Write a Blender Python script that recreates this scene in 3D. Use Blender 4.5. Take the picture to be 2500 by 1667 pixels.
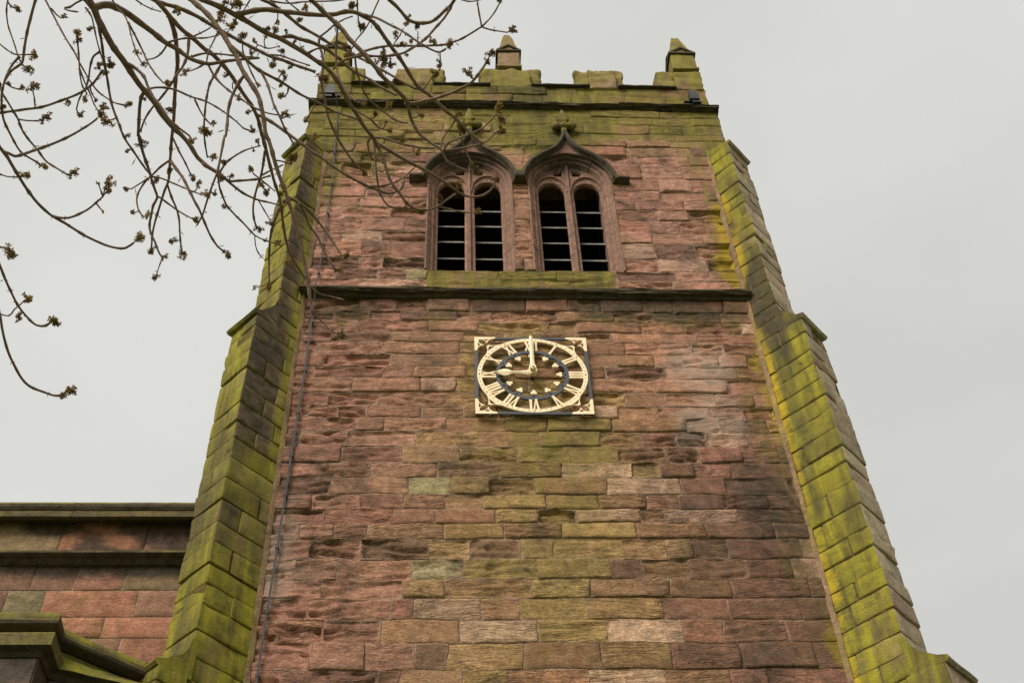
import bpy, bmesh, math, random
import numpy as np
from mathutils import Matrix, Vector

random.seed(11)
scn = bpy.context.scene
for o in list(bpy.data.objects):
    bpy.data.objects.remove(o)

# ------------------------------------------------------------------ camera, sky, sun, exposure
EYE = (-1.047, -11.161, 1.65)
cam_d = bpy.data.cameras.new('camera')
cam = bpy.data.objects.new('camera', cam_d)
scn.collection.objects.link(cam)
RIGHT = Vector((0.99890074, -0.03543961, -0.03068147))
UP = Vector((-0.00744766, -0.76620413, 0.64255409))
FWD = Vector((0.04628013, 0.64161925, 0.76562581))
cam.matrix_world = Matrix(((RIGHT.x, UP.x, -FWD.x, EYE[0]), (RIGHT.y, UP.y, -FWD.y, EYE[1]),
                           (RIGHT.z, UP.z, -FWD.z, EYE[2]), (0, 0, 0, 1)))
cam_d.sensor_width = 36.0
cam_d.lens = 3151.63 / 2500.0 * 36.0
cam_d.clip_start = 0.05
cam_d.clip_end = 3000
scn.camera = cam

SUN_EL, SUN_AZ = math.radians(43), math.radians(-36)      # from the left and in front of the wall
world = bpy.data.worlds.new('World')
scn.world = world
world.use_nodes = True
wn, wl = world.node_tree.nodes, world.node_tree.links
wn.clear()
w_out = wn.new('ShaderNodeOutputWorld')
w_bg = wn.new('ShaderNodeBackground')
w_sky = wn.new('ShaderNodeTexSky')
w_sky.sky_type = 'NISHITA'
w_sky.sun_disc = False
w_sky.sun_elevation = SUN_EL
w_sky.sun_rotation = math.pi + SUN_AZ * -1
w_sky.dust_density = 4.0
w_tc = wn.new('ShaderNodeTexCoord')
w_map = wn.new('ShaderNodeMapping')
w_map.inputs['Scale'].default_value = (1.0, 1.0, 2.2)
w_map.inputs['Location'].default_value = (2.3, 0.4, 0.7)
w_noise = wn.new('ShaderNodeTexNoise')
w_noise.inputs['Scale'].default_value = 1.7
w_noise.inputs['Detail'].default_value = 5.0
w_noise.inputs['Roughness'].default_value = 0.5
w_ramp = wn.new('ShaderNodeValToRGB')
w_ramp.color_ramp.elements[0].position = 0.32
w_ramp.color_ramp.elements[0].color = (2.74, 2.73, 2.62, 1)
w_ramp.color_ramp.elements[1].position = 0.68
w_ramp.color_ramp.elements[1].color = (3.26, 3.25, 3.10, 1)
w_mix = wn.new('ShaderNodeMixRGB')                        # an unbroken cloud sheet, a trace of sky through it
w_mix.inputs['Fac'].default_value = 0.97
wl.new(w_tc.outputs['Generated'], w_map.inputs['Vector'])
wl.new(w_map.outputs['Vector'], w_noise.inputs['Vector'])
wl.new(w_noise.outputs['Fac'], w_ramp.inputs['Fac'])
wl.new(w_sky.outputs['Color'], w_mix.inputs['Color1'])
wl.new(w_ramp.outputs['Color'], w_mix.inputs['Color2'])
wl.new(w_mix.outputs['Color'], w_bg.inputs['Color'])
w_bg.inputs['Strength'].default_value = 0.08
wl.new(w_bg.outputs['Background'], w_out.inputs['Surface'])

sun_d = bpy.data.lights.new('sun', 'SUN')
sun_d.energy = 1.5
sun_d.angle = math.radians(35)
sun_d.color = (1.0, 0.955, 0.88)
sun = bpy.data.objects.new('sun', sun_d)
scn.collection.objects.link(sun)
sdir = Vector((math.sin(SUN_AZ) * math.cos(SUN_EL), -math.cos(SUN_AZ) * math.cos(SUN_EL), math.sin(SUN_EL)))
sun.rotation_euler = sdir.to_track_quat('Z', 'Y').to_euler()

scn.view_settings.view_transform = 'Standard'
scn.view_settings.look = 'None'
scn.view_settings.exposure = 1.5
scn.view_settings.gamma = 1.0

# ------------------------------------------------------------------ helpers
COL = scn.collection

def tag(o, label=None, cat=None, group=None, kind=None):
    if label: o['label'] = label
    if cat: o['category'] = cat
    if group: o['group'] = group
    if kind: o['kind'] = kind
    return o

def empty(name, loc=(0, 0, 0), parent=None):
    o = bpy.data.objects.new(name, None)
    COL.objects.link(o)
    o.location = loc
    o.empty_display_size = 0.2
    if parent is not None: put_under(o, parent)
    return o

def world_loc(o):
    v = Vector(o.location)
    while o.parent is not None:
        o = o.parent
        v += Vector(o.location)
    return v

def put_under(o, parent):
    o.parent = parent

def add(name, mesh, mat, parent=None, loc=(0, 0, 0)):
    """one mesh object; loc is in world space (no parent is ever rotated)"""
    o = bpy.data.objects.new(name, mesh)
    COL.objects.link(o)
    if mat is not None and not mesh.materials: mesh.materials.append(mat)
    if parent is not None:
        o.parent = parent
        o.location = Vector(loc) - world_loc(parent)
    else:
        o.location = loc
    return o

def _hash(ix, iy, seed):
    h = (ix.astype(np.int64) * 374761393 + iy.astype(np.int64) * 668265263 + int(seed) * 974711) & 0x7fffffff
    h = ((h ^ (h >> 13)) * 1274126177) & 0x7fffffff
    h = h ^ (h >> 16)
    return (h & 0xffff) / 65535.0

def vn(x, y, seed=0):
    x = np.asarray(x, float); y = np.asarray(y, float) + 0 * x; x = x + 0 * y
    ix, iy = np.floor(x), np.floor(y)
    fx, fy = x - ix, y - iy
    fx, fy = fx * fx * (3 - 2 * fx), fy * fy * (3 - 2 * fy)
    a, b = _hash(ix, iy, seed), _hash(ix + 1, iy, seed)
    c, d = _hash(ix, iy + 1, seed), _hash(ix + 1, iy + 1, seed)
    return (a * (1 - fx) + b * fx) * (1 - fy) + (c * (1 - fx) + d * fx) * fy

def fbm(x, y, seed=0):
    return 0.55 * vn(x, y, seed) + 0.3 * vn(2.1 * np.asarray(x), 2.1 * np.asarray(y), seed + 1) + 0.15 * vn(4.3 * np.asarray(x), 4.3 * np.asarray(y), seed + 2)

def sst(a, b, x):
    t = np.clip((np.asarray(x, float) - a) / (b - a), 0, 1)
    return t * t * (3 - 2 * t)

def band(x, a, b, s):
    return sst(a - s, a + s, x) * (1 - sst(b - s, b + s, x))

def set_point_attr(me, name, arr):
    at = me.attributes.new(name, 'FLOAT_COLOR', 'POINT')
    at.data.foreach_set('color', np.asarray(arr, np.float32).ravel())

def set_corner_attr(me, fn):
    """fn(pos (n,3), normal (n,3)) -> base rgb (n,3), stain rgba (n,4), evaluated at face corners"""
    nl = len(me.loops)
    vi = np.empty(nl, np.int32); me.loops.foreach_get('vertex_index', vi)
    co = np.empty(len(me.vertices) * 3, np.float32); me.vertices.foreach_get('co', co)
    co = co.reshape(-1, 3)
    pn = np.empty(len(me.polygons) * 3, np.float32); me.polygons.foreach_get('normal', pn)
    pn = pn.reshape(-1, 3)
    lt = np.empty(len(me.polygons), np.int32); me.polygons.foreach_get('loop_total', lt)
    base, st = fn(co[vi], np.repeat(pn, lt, axis=0))
    base = np.concatenate([base, np.ones((nl, 1))], 1)
    for nm, arr in (('base', base), ('stain_shade', st)):
        at = me.attributes.new(nm, 'FLOAT_COLOR', 'CORNER')
        at.data.foreach_set('color', np.asarray(arr, np.float32).ravel())

def mesh_from(name, verts, faces, smooth=False):
    me = bpy.data.meshes.new(name)
    me.from_pydata([tuple(v) for v in verts], [], faces)
    me.update()
    if smooth: me.polygons.foreach_set('use_smooth', [True] * len(me.polygons))
    return me

def recentre(me):
    co = np.empty(len(me.vertices) * 3, np.float32); me.vertices.foreach_get('co', co)
    co = co.reshape(-1, 3)
    c = (co.min(0) + co.max(0)) / 2
    me.vertices.foreach_set('co', (co - c).ravel())
    me.update()
    return tuple(float(t) for t in c)

def fix_normals(me):
    bm = bmesh.new(); bm.from_mesh(me)
    bmesh.ops.recalc_face_normals(bm, faces=bm.faces)
    bm.to_mesh(me); bm.free()

def box_mesh(name, x0, x1, y0, y1, z0, z1):
    v = [(x, y, z) for x in (x0, x1) for y in (y0, y1) for z in (z0, z1)]
    f = [(0, 1, 3, 2), (4, 6, 7, 5), (0, 4, 5, 1), (2, 3, 7, 6), (0, 2, 6, 4), (1, 5, 7, 3)]
    return mesh_from(name, v, f)

def round_box(sx, sy, sz, r=0.012, step=0.16, noise=0.004, seed=0):
    """a dressed block centred at the origin with worn edges: verts, faces"""
    def lines(s):
        h = s / 2
        n = max(1, int(round((s - 2.0 * r) / step)))
        return [-h, -h + r * 0.45] + [(-h + r) + (s - 2 * r) * i / n for i in range(n + 1)] + [h - r * 0.45, h]
    L = [lines(sx), lines(sy), lines(sz)]
    half = np.array([sx, sy, sz]) / 2
    idx, verts, faces = {}, [], []
    def vert(p):
        k = tuple(int(round(t * 1e5)) for t in p)
        if k not in idx:
            idx[k] = len(verts)
            q = np.array(p)
            c = np.clip(q, -(half - r), half - r)
            d = q - c
            n = np.linalg.norm(d)
            if n > 1e-9:
                q = c + d * (np.max(np.abs(d)) / n)
                dirn = d / n
                q = q + dirn * (float(vn(q[0] * 7 + q[1] * 5, q[2] * 9, seed)) - 0.55) * noise * 2
            verts.append(q)
        return idx[k]
    for ax in range(3):
        a, b = [(1, 2), (2, 0), (0, 1)][ax]
        for sgn in (-1, 1):
            for i in range(len(L[a]) - 1):
                for j in range(len(L[b]) - 1):
                    q = []
                    for (u, w) in ((i, j), (i + 1, j), (i + 1, j + 1), (i, j + 1)):
                        p = [0, 0, 0]; p[ax] = sgn * half[ax]; p[a] = L[a][u]; p[b] = L[b][w]
                        q.append(vert(p))
                    faces.append(tuple(q) if sgn > 0 else tuple(q[::-1]))
    return np.array(verts), faces

def extrude_profile(name, prof, axis_pts, closed=True, jitter=0.0, seed=0):
    """sweep a closed (y,z) profile along stations [(x, dy, dz)]"""
    n = len(prof)
    verts, faces = [], []
    for k, (x, dy, dz) in enumerate(axis_pts):
        for i, (y, z) in enumerate(prof):
            j = jitter * (float(vn(x * 3.1 + i * 7, i * 3.3, seed)) - 0.5) * 2
            j2 = jitter * (float(vn(x * 9.0 + i * 3, i * 1.7, seed + 5)) - 0.5)
            verts.append((x, y + dy + j, z + dz + j * 0.8 + j2))
    m = len(axis_pts)
    for k in range(m - 1):
        for i in range(n):
            a, b = k * n + i, k * n + (i + 1) % n
            faces.append((a, a + n, b + n, b))
    faces.append(tuple(range(n)))
    faces.append(tuple((m - 1) * n + i for i in range(n))[::-1])
    me = mesh_from(name, verts, faces)
    fix_normals(me)
    return me

def curve_mesh(name, loops, depth, bevel=0.0, res=1):
    """filled planar outline with holes in the x-z plane, front face towards -y, thickness depth from y=0 to y=-depth"""
    cu = bpy.data.curves.new(name, 'CURVE')
    cu.dimensions = '2D'
    cu.fill_mode = 'BOTH'
    cu.extrude = depth / 2 - bevel
    cu.bevel_depth = bevel
    cu.bevel_resolution = 0
    cu.offset = -bevel
    for lp in loops:
        sp = cu.splines.new('POLY')
        sp.points.add(len(lp) - 1)
        for pnt, (a, b) in zip(sp.points, lp): pnt.co = (a, b, 0, 1)
        sp.use_cyclic_u = True
    ob = bpy.data.objects.new(name, cu)
    COL.objects.link(ob)
    dg = bpy.context.evaluated_depsgraph_get()
    me = bpy.data.meshes.new_from_object(ob.evaluated_get(dg))
    bpy.data.objects.remove(ob)
    bpy.data.curves.remove(cu)
    me.name = name
    co = np.empty(len(me.vertices) * 3, np.float32); me.vertices.foreach_get('co', co)
    co = co.reshape(-1, 3)
    co = np.stack([co[:, 0], -co[:, 2] - depth / 2, co[:, 1]], 1)
    me.vertices.foreach_set('co', co.ravel())
    me.update()
    me.materials.clear()
    fix_normals(me)
    return me

# ------------------------------------------------------------------ materials
def new_mat(name):
    m = bpy.data.materials.new(name)
    m.use_nodes = True
    nt = m.node_tree
    b = nt.nodes['Principled BSDF']
    return m, nt, b

def nd(nt, typ, **kw):
    n = nt.nodes.new(typ)
    for k, v in kw.items():
        if k in n.inputs: n.inputs[k].default_value = v
        else: setattr(n, k, v)
    return n

def mth(nt, op, a, b=None, c=None, clamp=False):
    n = nt.nodes.new('ShaderNodeMath'); n.operation = op; n.use_clamp = clamp
    for i, v in enumerate((a, b, c)):
        if v is None: continue
        if isinstance(v, (int, float)): n.inputs[i].default_value = v
        else: nt.links.new(v, n.inputs[i])
    return n.outputs[0]

def mixc(nt, fac, c1, c2, mode='MIX'):
    n = nt.nodes.new('ShaderNodeMixRGB'); n.blend_type = mode
    for i, v in ((0, fac), (1, c1), (2, c2)):
        if isinstance(v, (int, float)): n.inputs[i].default_value = v
        elif isinstance(v, tuple): n.inputs[i].default_value = (*v, 1) if len(v) == 3 else v
        else: nt.links.new(v, n.inputs[i])
    return n.outputs[0]

def noise(nt, vec, scale, detail=4.0, rough=0.55, dist=0.0):
    n = nt.nodes.new('ShaderNodeTexNoise')
    n.inputs['Scale'].default_value = scale
    n.inputs['Detail'].default_value = detail
    n.inputs['Roughness'].default_value = rough
    n.inputs['Distortion'].default_value = dist
    nt.links.new(vec, n.inputs['Vector'])
    return n.outputs['Fac']

def mapped(nt, vec, scale, rot=(0, 0, 0)):
    n = nt.nodes.new('ShaderNodeMapping')
    n.inputs['Scale'].default_value = scale
    n.inputs['Rotation'].default_value = rot
    nt.links.new(vec, n.inputs['Vector'])
    return n.outputs['Vector']

def rng(nt, v, a, b, c=0.0, d=1.0):
    n = nt.nodes.new('ShaderNodeMapRange'); n.clamp = True
    n.inputs['From Min'].default_value = a; n.inputs['From Max'].default_value = b
    n.inputs['To Min'].default_value = c; n.inputs['To Max'].default_value = d
    nt.links.new(v, n.inputs['Value'])
    return n.outputs['Result']

def stone_material(name, lam=1.0, bump=0.012, moss=0.5, grain=1.0, tool=0.0, alga=((0.095, 0.076, 0.020), (0.275, 0.235, 0.040))):
    m, nt, b = new_mat(name)
    L = nt.links
    geo = nd(nt, 'ShaderNodeNewGeometry')
    pos = geo.outputs['Position']
    ab = nd(nt, 'ShaderNodeAttribute', attribute_name='base')
    as_ = nd(nt, 'ShaderNodeAttribute', attribute_name='stain_shade')
    sep = nd(nt, 'ShaderNodeSeparateColor'); L.new(as_.outputs['Color'], sep.inputs['Color'])
    oi = nd(nt, 'ShaderNodeObjectInfo')
    # bedding runs almost level, tilted a little from stone to stone
    off = nt.nodes.new('ShaderNodeVectorMath'); off.operation = 'SCALE'
    off.inputs[0].default_value = (7.3, 3.1, 11.7); L.new(oi.outputs['Random'], off.inputs['Scale'])
    vo = nt.nodes.new('ShaderNodeVectorMath'); vo.operation = 'ADD'
    L.new(pos, vo.inputs[0]); L.new(off.outputs[0], vo.inputs[1])
    tilt = nt.nodes.new('ShaderNodeVectorRotate'); tilt.rotation_type = 'Y_AXIS'
    L.new(vo.outputs[0], tilt.inputs['Vector'])
    L.new(rng(nt, oi.outputs['Random'], 0, 1, -0.16, 0.16), tilt.inputs['Angle'])
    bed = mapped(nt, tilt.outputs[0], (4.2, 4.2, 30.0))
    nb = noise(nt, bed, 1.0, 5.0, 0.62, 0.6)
    big = noise(nt, pos, 2.3, 5.0, 0.6, 0.3)
    mid = noise(nt, vo.outputs[0], 9.0, 5.0, 0.62, 0.4)
    fine = noise(nt, pos, 75.0, 3.0, 0.75)
    pits = noise(nt, mapped(nt, pos, (30, 30, 55)), 1.0, 5.0, 0.7)
    blot = noise(nt, mapped(nt, pos, (3.0, 3.0, 1.5)), 1.6, 6.0, 0.65, 0.5)
    blot2 = noise(nt, mapped(nt, vo.outputs[0], (4.0, 4.0, 6.5)), 1.3, 6.0, 0.70, 0.7)
    col = ab.outputs['Color']
    v1 = rng(nt, mid, 0.25, 0.75, 0.56, 1.36)
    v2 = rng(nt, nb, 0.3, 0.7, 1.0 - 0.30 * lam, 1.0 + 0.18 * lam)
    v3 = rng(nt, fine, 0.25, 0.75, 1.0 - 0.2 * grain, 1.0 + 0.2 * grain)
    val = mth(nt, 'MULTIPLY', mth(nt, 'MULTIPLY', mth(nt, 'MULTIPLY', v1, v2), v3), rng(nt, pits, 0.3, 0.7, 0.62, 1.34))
    vv = nt.nodes.new('ShaderNodeVectorMath'); vv.operation = 'SCALE'
    L.new(col, vv.inputs[0]); L.new(val, vv.inputs['Scale'])
    col = vv.outputs[0]
    # faint hue drift: redder and greyer clouds through the stone
    col = mixc(nt, rng(nt, big, 0.45, 0.75, 0.0, 0.4), col, mixc(nt, 0.6, col, (0.17, 0.115, 0.05)))
    # pale bloom, soot with painted shade, algae, lichen: amount from the stone, edge from noise
    def patch(amount, nz, lo, width):
        return rng(nt, mth(nt, 'ADD', mth(nt, 'MULTIPLY', amount, 0.9), mth(nt, 'SUBTRACT', nz, 0.62)), lo, lo + width)
    a_pale = as_.outputs['Alpha']
    col = mixc(nt, mth(nt, 'MULTIPLY', patch(a_pale, blot2, 0.10, 0.35), 0.8), col, (0.50, 0.36, 0.27))
    strk = noise(nt, mapped(nt, pos, (7.0, 7.0, 1.1)), 1.0, 5.0, 0.65, 0.6)
    gcol = mixc(nt, rng(nt, mth(nt, 'ADD', mth(nt, 'MULTIPLY', strk, 0.6), mth(nt, 'MULTIPLY', blot2, 0.4)), 0.36, 0.62), *alga)
    col = mixc(nt, mth(nt, 'MULTIPLY', patch(sep.outputs[0], mth(nt, 'ADD', mth(nt, 'MULTIPLY', blot, 0.5), mth(nt, 'MULTIPLY', strk, 0.5)), 0.05, 0.40), 0.92), col, gcol)
    ycol = mixc(nt, rng(nt, blot2, 0.35, 0.65), (0.36, 0.23, 0.015), (0.52, 0.36, 0.025))
    col = mixc(nt, mth(nt, 'MULTIPLY', patch(sep.outputs[2], mth(nt, 'ADD', mth(nt, 'MULTIPLY', blot2, 0.6), mth(nt, 'MULTIPLY', noise(nt, mapped(nt, pos, (14, 14, 26)), 1.0, 4.0, 0.65), 0.42)), 0.12, 0.26), 0.85), col, ycol)
    dcol = mixc(nt, rng(nt, mid, 0.3, 0.7), (0.030, 0.024, 0.018), (0.085, 0.066, 0.045))
    col = mixc(nt, mth(nt, 'MULTIPLY', patch(sep.outputs[1], blot2, 0.08, 0.42), 0.88), col, dcol)
    # small mosses sit on ledges
    sepn = nd(nt, 'ShaderNodeSeparateXYZ'); L.new(geo.outputs['Normal'], sepn.inputs[0])
    up = rng(nt, sepn.outputs['Z'], 0.35, 0.75)
    mfac = mth(nt, 'MULTIPLY', mth(nt, 'MULTIPLY', up, rng(nt, blot, 0.5, 0.6)), moss)
    col = mixc(nt, mfac, col, (0.15, 0.155, 0.012))
    L.new(col, b.inputs['Base Color'])
    b.inputs['Roughness'].default_value = 0.92
    b.inputs['Specular IOR Level'].default_value = 0.18
    bed2 = noise(nt, mapped(nt, tilt.outputs[0], (6.0, 6.0, 80.0)), 1.0, 3.0, 0.6, 0.4)
    crk = rng(nt, mth(nt, 'ABSOLUTE', mth(nt, 'SUBTRACT', noise(nt, mapped(nt, tilt.outputs[0], (1.4, 1.4, 9.0)), 1.3, 4.0, 0.55, 0.7), 0.5)), 0.0, 0.045, -0.8 * lam, 0.0)
    nbb = mth(nt, 'ADD', mth(nt, 'MULTIPLY', nb, 0.95 * lam), mth(nt, 'ADD', mth(nt, 'MULTIPLY', bed2, 0.35 * lam), crk))
    wn_ = nd(nt, 'ShaderNodeTexWhiteNoise'); wn_.noise_dimensions = '1D'; L.new(mth(nt, 'MULTIPLY', oi.outputs['Random'], 91.7), wn_.inputs['W'])
    sm = mth(nt, 'MULTIPLY', rng(nt, wn_.outputs['Value'], 0.25, 0.95, 0.10, 1.0), rng(nt, noise(nt, vo.outputs[0], 3.0, 3.0, 0.5), 0.35, 0.65, 0.35, 1.15))
    nbb = mth(nt, 'MULTIPLY', nbb, sm)
    hgt = mth(nt, 'ADD', nbb, mth(nt, 'ADD', mth(nt, 'MULTIPLY', fine, 0.10 * grain), mth(nt, 'MULTIPLY', pits, 0.9)))
    if tool > 0:
        tl = noise(nt, mapped(nt, vo.outputs[0], (46, 46, 46), (0, 0.6, 0)), 1.0, 2.0, 0.5, 1.2)
        hgt = mth(nt, 'ADD', hgt, mth(nt, 'MULTIPLY', tl, tool))
    bp = nd(nt, 'ShaderNodeBump'); bp.inputs['Strength'].default_value = 1.0; bp.inputs['Distance'].default_value = bump
    L.new(hgt, bp.inputs['Height']); L.new(bp.outputs['Normal'], b.inputs['Normal'])
    return m

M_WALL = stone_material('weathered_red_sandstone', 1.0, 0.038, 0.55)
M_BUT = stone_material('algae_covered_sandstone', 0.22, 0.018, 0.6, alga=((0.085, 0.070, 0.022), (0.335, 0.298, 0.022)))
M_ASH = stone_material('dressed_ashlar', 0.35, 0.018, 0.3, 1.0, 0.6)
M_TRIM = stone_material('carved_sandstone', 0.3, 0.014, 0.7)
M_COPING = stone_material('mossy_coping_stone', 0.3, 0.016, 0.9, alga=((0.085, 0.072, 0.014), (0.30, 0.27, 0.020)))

def plain_mat(name, colr, rough=0.6, metal=0.0, spec=0.4, var=0.2, vscale=20.0, bump=0.0, bscale=60.0):
    m, nt, b = new_mat(name)
    geo = nd(nt, 'ShaderNodeNewGeometry')
    n = noise(nt, geo.outputs['Position'], vscale, 4.0, 0.6)
    vv = nt.nodes.new('ShaderNodeVectorMath'); vv.operation = 'SCALE'
    vv.inputs[0].default_value = colr
    nt.links.new(rng(nt, n, 0.3, 0.7, 1 - var, 1 + var), vv.inputs['Scale'])
    nt.links.new(vv.outputs[0], b.inputs['Base Color'])
    b.inputs['Roughness'].default_value = rough
    b.inputs['Metallic'].default_value = metal
    b.inputs['Specular IOR Level'].default_value = spec
    if bump:
        bp = nd(nt, 'ShaderNodeBump'); bp.inputs['Distance'].default_value = bump; bp.inputs['Strength'].default_value = 0.8
        nt.links.new(noise(nt, geo.outputs['Position'], bscale, 4.0, 0.6), bp.inputs['Height'])
        nt.links.new(bp.outputs['Normal'], b.inputs['Normal'])
    return m

M_MORTAR = plain_mat('lime_mortar', (0.34, 0.22, 0.14), 0.95, 0, 0.1, 0.35, 12.0, 0.01, 40.0)
M_MORTAR_G = plain_mat('dark_mossy_mortar', (0.10, 0.075, 0.022), 0.95, 0, 0.1, 0.4, 10.0, 0.01, 40.0)
M_PALEJOINT = plain_mat('pale_lime_pointing', (0.42, 0.30, 0.19), 0.95, 0, 0.1, 0.2, 12.0)
M_GOLD = plain_mat('gilded_paint', (0.81, 0.635, 0.40), 0.55, 0.0, 0.4, 0.10, 9.0)
M_IRON = plain_mat('slate_blue_paint', (0.042, 0.043, 0.048), 0.5, 0.0, 0.4, 0.12, 14.0)
M_LAMP = plain_mat('black_lamp_housing', (0.018, 0.019, 0.02), 0.5, 0.0, 0.4, 0.15, 30.0)
M_LEAD = plain_mat('grey_conductor_tape', (0.036, 0.038, 0.038), 0.7, 0.0, 0.3, 0.25, 8.0)
M_LOUVRE_LIT = plain_mat('lit_louvre_edge', (0.20, 0.185, 0.165), 0.8, 0.0, 0.2, 0.35, 10.0)  # front edge of the board, painted as if catching light
M_LOUVRE_SHADE = plain_mat('shaded_louvre_board', (0.035, 0.033, 0.03), 0.9, 0.0, 0.1, 0.2, 8.0)  # rest of the same board, shade put into its colour
M_DARK = plain_mat('belfry_interior', (0.03, 0.028, 0.025), 0.95, 0.0, 0.1, 0.1, 3.0)
M_ROOF = plain_mat('lead_roof', (0.16, 0.165, 0.165), 0.7, 0.0, 0.3, 0.2, 2.0)

# ------------------------------------------------------------------ the ground
m, nt, b = new_mat('churchyard_grass')
geo = nd(nt, 'ShaderNodeNewGeometry')
nt.links.new(mixc(nt, noise(nt, geo.outputs['Position'], 0.8, 6.0), (0.055, 0.085, 0.02), (0.13, 0.14, 0.05)), b.inputs['Base Color'])
b.inputs['Roughness'].default_value = 0.95
M_GRASS = m
gn = 40
gv = [((i / gn - 0.5) * 1600, (j / gn - 0.5) * 1600, 0.0) for i in range(gn + 1) for j in range(gn + 1)]
gf = [(i * (gn + 1) + j, (i + 1) * (gn + 1) + j, (i + 1) * (gn + 1) + j + 1, i * (gn + 1) + j + 1) for i in range(gn) for j in range(gn)]
tag(add('ground', mesh_from('ground', gv, gf), M_GRASS), kind='structure')

# ------------------------------------------------------------------ the tower: walls of single stones
HW = 3.49          # half width of the tower
JX = 3.116         # where the diagonal buttresses leave the front wall
WC = 0.79          # windows stand this far from the middle
TOP = 21.16        # underside of the cornice

tower = empty('church_tower', (0, 3.5, 0))
tag(tower, 'tall red sandstone church tower with battlements, paired belfry windows and green diagonal buttresses', 'church tower')

PAL = dict(pink=(.355, .178, .108), red=(.30, .135, .083), tan=(.315, .198, .080), olive=(.235, .172, .052), grey=(.26, .165, .102),
           dark=(.115, .066, .044), pale=(.46, .295, .195), ggrn=(.335, .275, .135), brown=(.195, .095, .058))
MORTAR = np.array((.48, .315, .215))

def mixv(a, b, t): return tuple(p * (1 - t) + q * t for p, q in zip(a, b))

def wall_base(x, z, rnd):
    """the body colour of a stone: pinkish flanks, tan middle, browner low on the right, olive at the top; a few odd stones"""
    xn = x + (float(vn(x * .9, z * .9, 5)) - .5) * 1.3 + rnd.uniform(-.4, .4)
    zn = z + rnd.uniform(-.35, .35)
    col = mixv((.295, .150, .096), (.325, .155, .100), float(sst(-.8, .8, xn)))
    col = mixv(col, (.340, .176, .118), float(sst(15.9, 16.4, z)))
    col = mixv(col, (.158, .080, .052), .9 * float(sst(13.6, 12.2, zn) * sst(.6, 1.7, xn)))
    cc = math.exp(-((xn - .05) / 1.5) ** 2) * (1 - .8 * float(sst(14.6, 16.0, zn)))
    col = mixv(col, (.280, .188, .068), cc)
    col = mixv(col, (.275, .205, .066), .9 * float(sst(19.5, 20.5, zn)))
    t = rnd.random()
    if t < .03 and abs(x) < 1.6: col = PAL['ggrn']
    elif t < .08: col = mixv(col, PAL['dark'], .7)
    elif t < .15: col = mixv(col, PAL['pale'], .55)
    elif t < .27: col = mixv(col, PAL['brown'], .6)
    elif t < .33: col = mixv(col, PAL['red'], .6)
    v = rnd.uniform(.84, 1.14) * 1.40
    j = [rnd.uniform(.97, 1.03) for _ in range(3)]
    return tuple(col[i] * v * j[i] * (1.03, 1.0, 1.04)[i] for i in range(3))

def wall_stain_shade(x, z):
    n1, n2 = fbm(x * .9, z * .7, 3), fbm(x * 2.2, z * 1.8, 9)
    g = sst(19.1, 20.5, z + 1.5 * (n1 - .5) - .25 * sst(.6, 1.4, x) * band(x, .6, 2.4, .3) + .5 * sst(-1.2, -2.4, x)) * (.16 + .9 * n2) * 1.0
    g = np.maximum(g, .75 * band(x, -1.42, 1.32, .04) * band(z, 16.05, 16.58, .04) * (.5 + .8 * n2))
    g = np.maximum(g, .62 * band(x, -.15, .3, .15) * band(z, 12.6, 13.6, .25) * (.3 + n2))
    g = np.maximum(g, .55 * sst(-2.45, -3.0, x) * sst(17.4, 18.8, z))
    g = np.maximum(g, .42 * sst(2.3, 2.95, x) * (.3 + n2))
    g = np.maximum(g, .50 * sst(1.9, .1, np.abs(x - .1)) * sst(16.2, 14.4, z) * (.25 + 1.0 * n1) * (.55 + .45 * sst(9.5, 13, z)))
    g = np.maximum(g, .5 * band(z, 15.2, 15.95, .15) * (n2 > .55) * n2)
    y = sst(2.76, 3.12, x + .5 * (n2 - .5)) * (.95 * band(z, 16.25, 18.3, .25) + .62 * band(z, 12.9, 15.2, .35) + .62 * band(z, 8.5, 10.4, .3)) * (.35 + .95 * n1)
    d = .48 * sst(.7, 1.7, x) * sst(13.6, 12.3, z) * (.25 + 1.1 * n2)
    d = np.maximum(d, .70 * sst(1.8, 2.6, x) * band(z, 11.3, 12.9, .3) * (.3 + n1))
    d = np.maximum(d, .5 * sst(-1.4, -2.4, x) * band(z, 10.5, 13.6, .8) * (.1 + 1.2 * n2))
    d = np.maximum(d, .62 * band(z, 15.45, 15.92, .12) * (.1 + 1.2 * n2))  # dark band below the string course, its shade painted on the wall
    d = np.maximum(d, .62 * (n2 - .32) * 1.4)
    d = np.maximum(d, .7 * band(x, 1.9, 2.7, .2) * band(z, 16.6, 18.6, .3) * (n2 > .5) * n2)
    p = .60 * band(x, 1.7, 2.75, .3) * band(z, 13.0, 15.1, .35) * (.3 + n2)
    p = np.maximum(p, .6 * sst(-2.5, -3.0, x) * band(z, 10.5, 12.2, .3) * (.4 + n2))
    p = np.maximum(p, .33 * (n1 - .2) * 1.2)
    return np.stack([np.clip(t, 0, 1.2) for t in (g, d, y, p)], -1)

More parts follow.
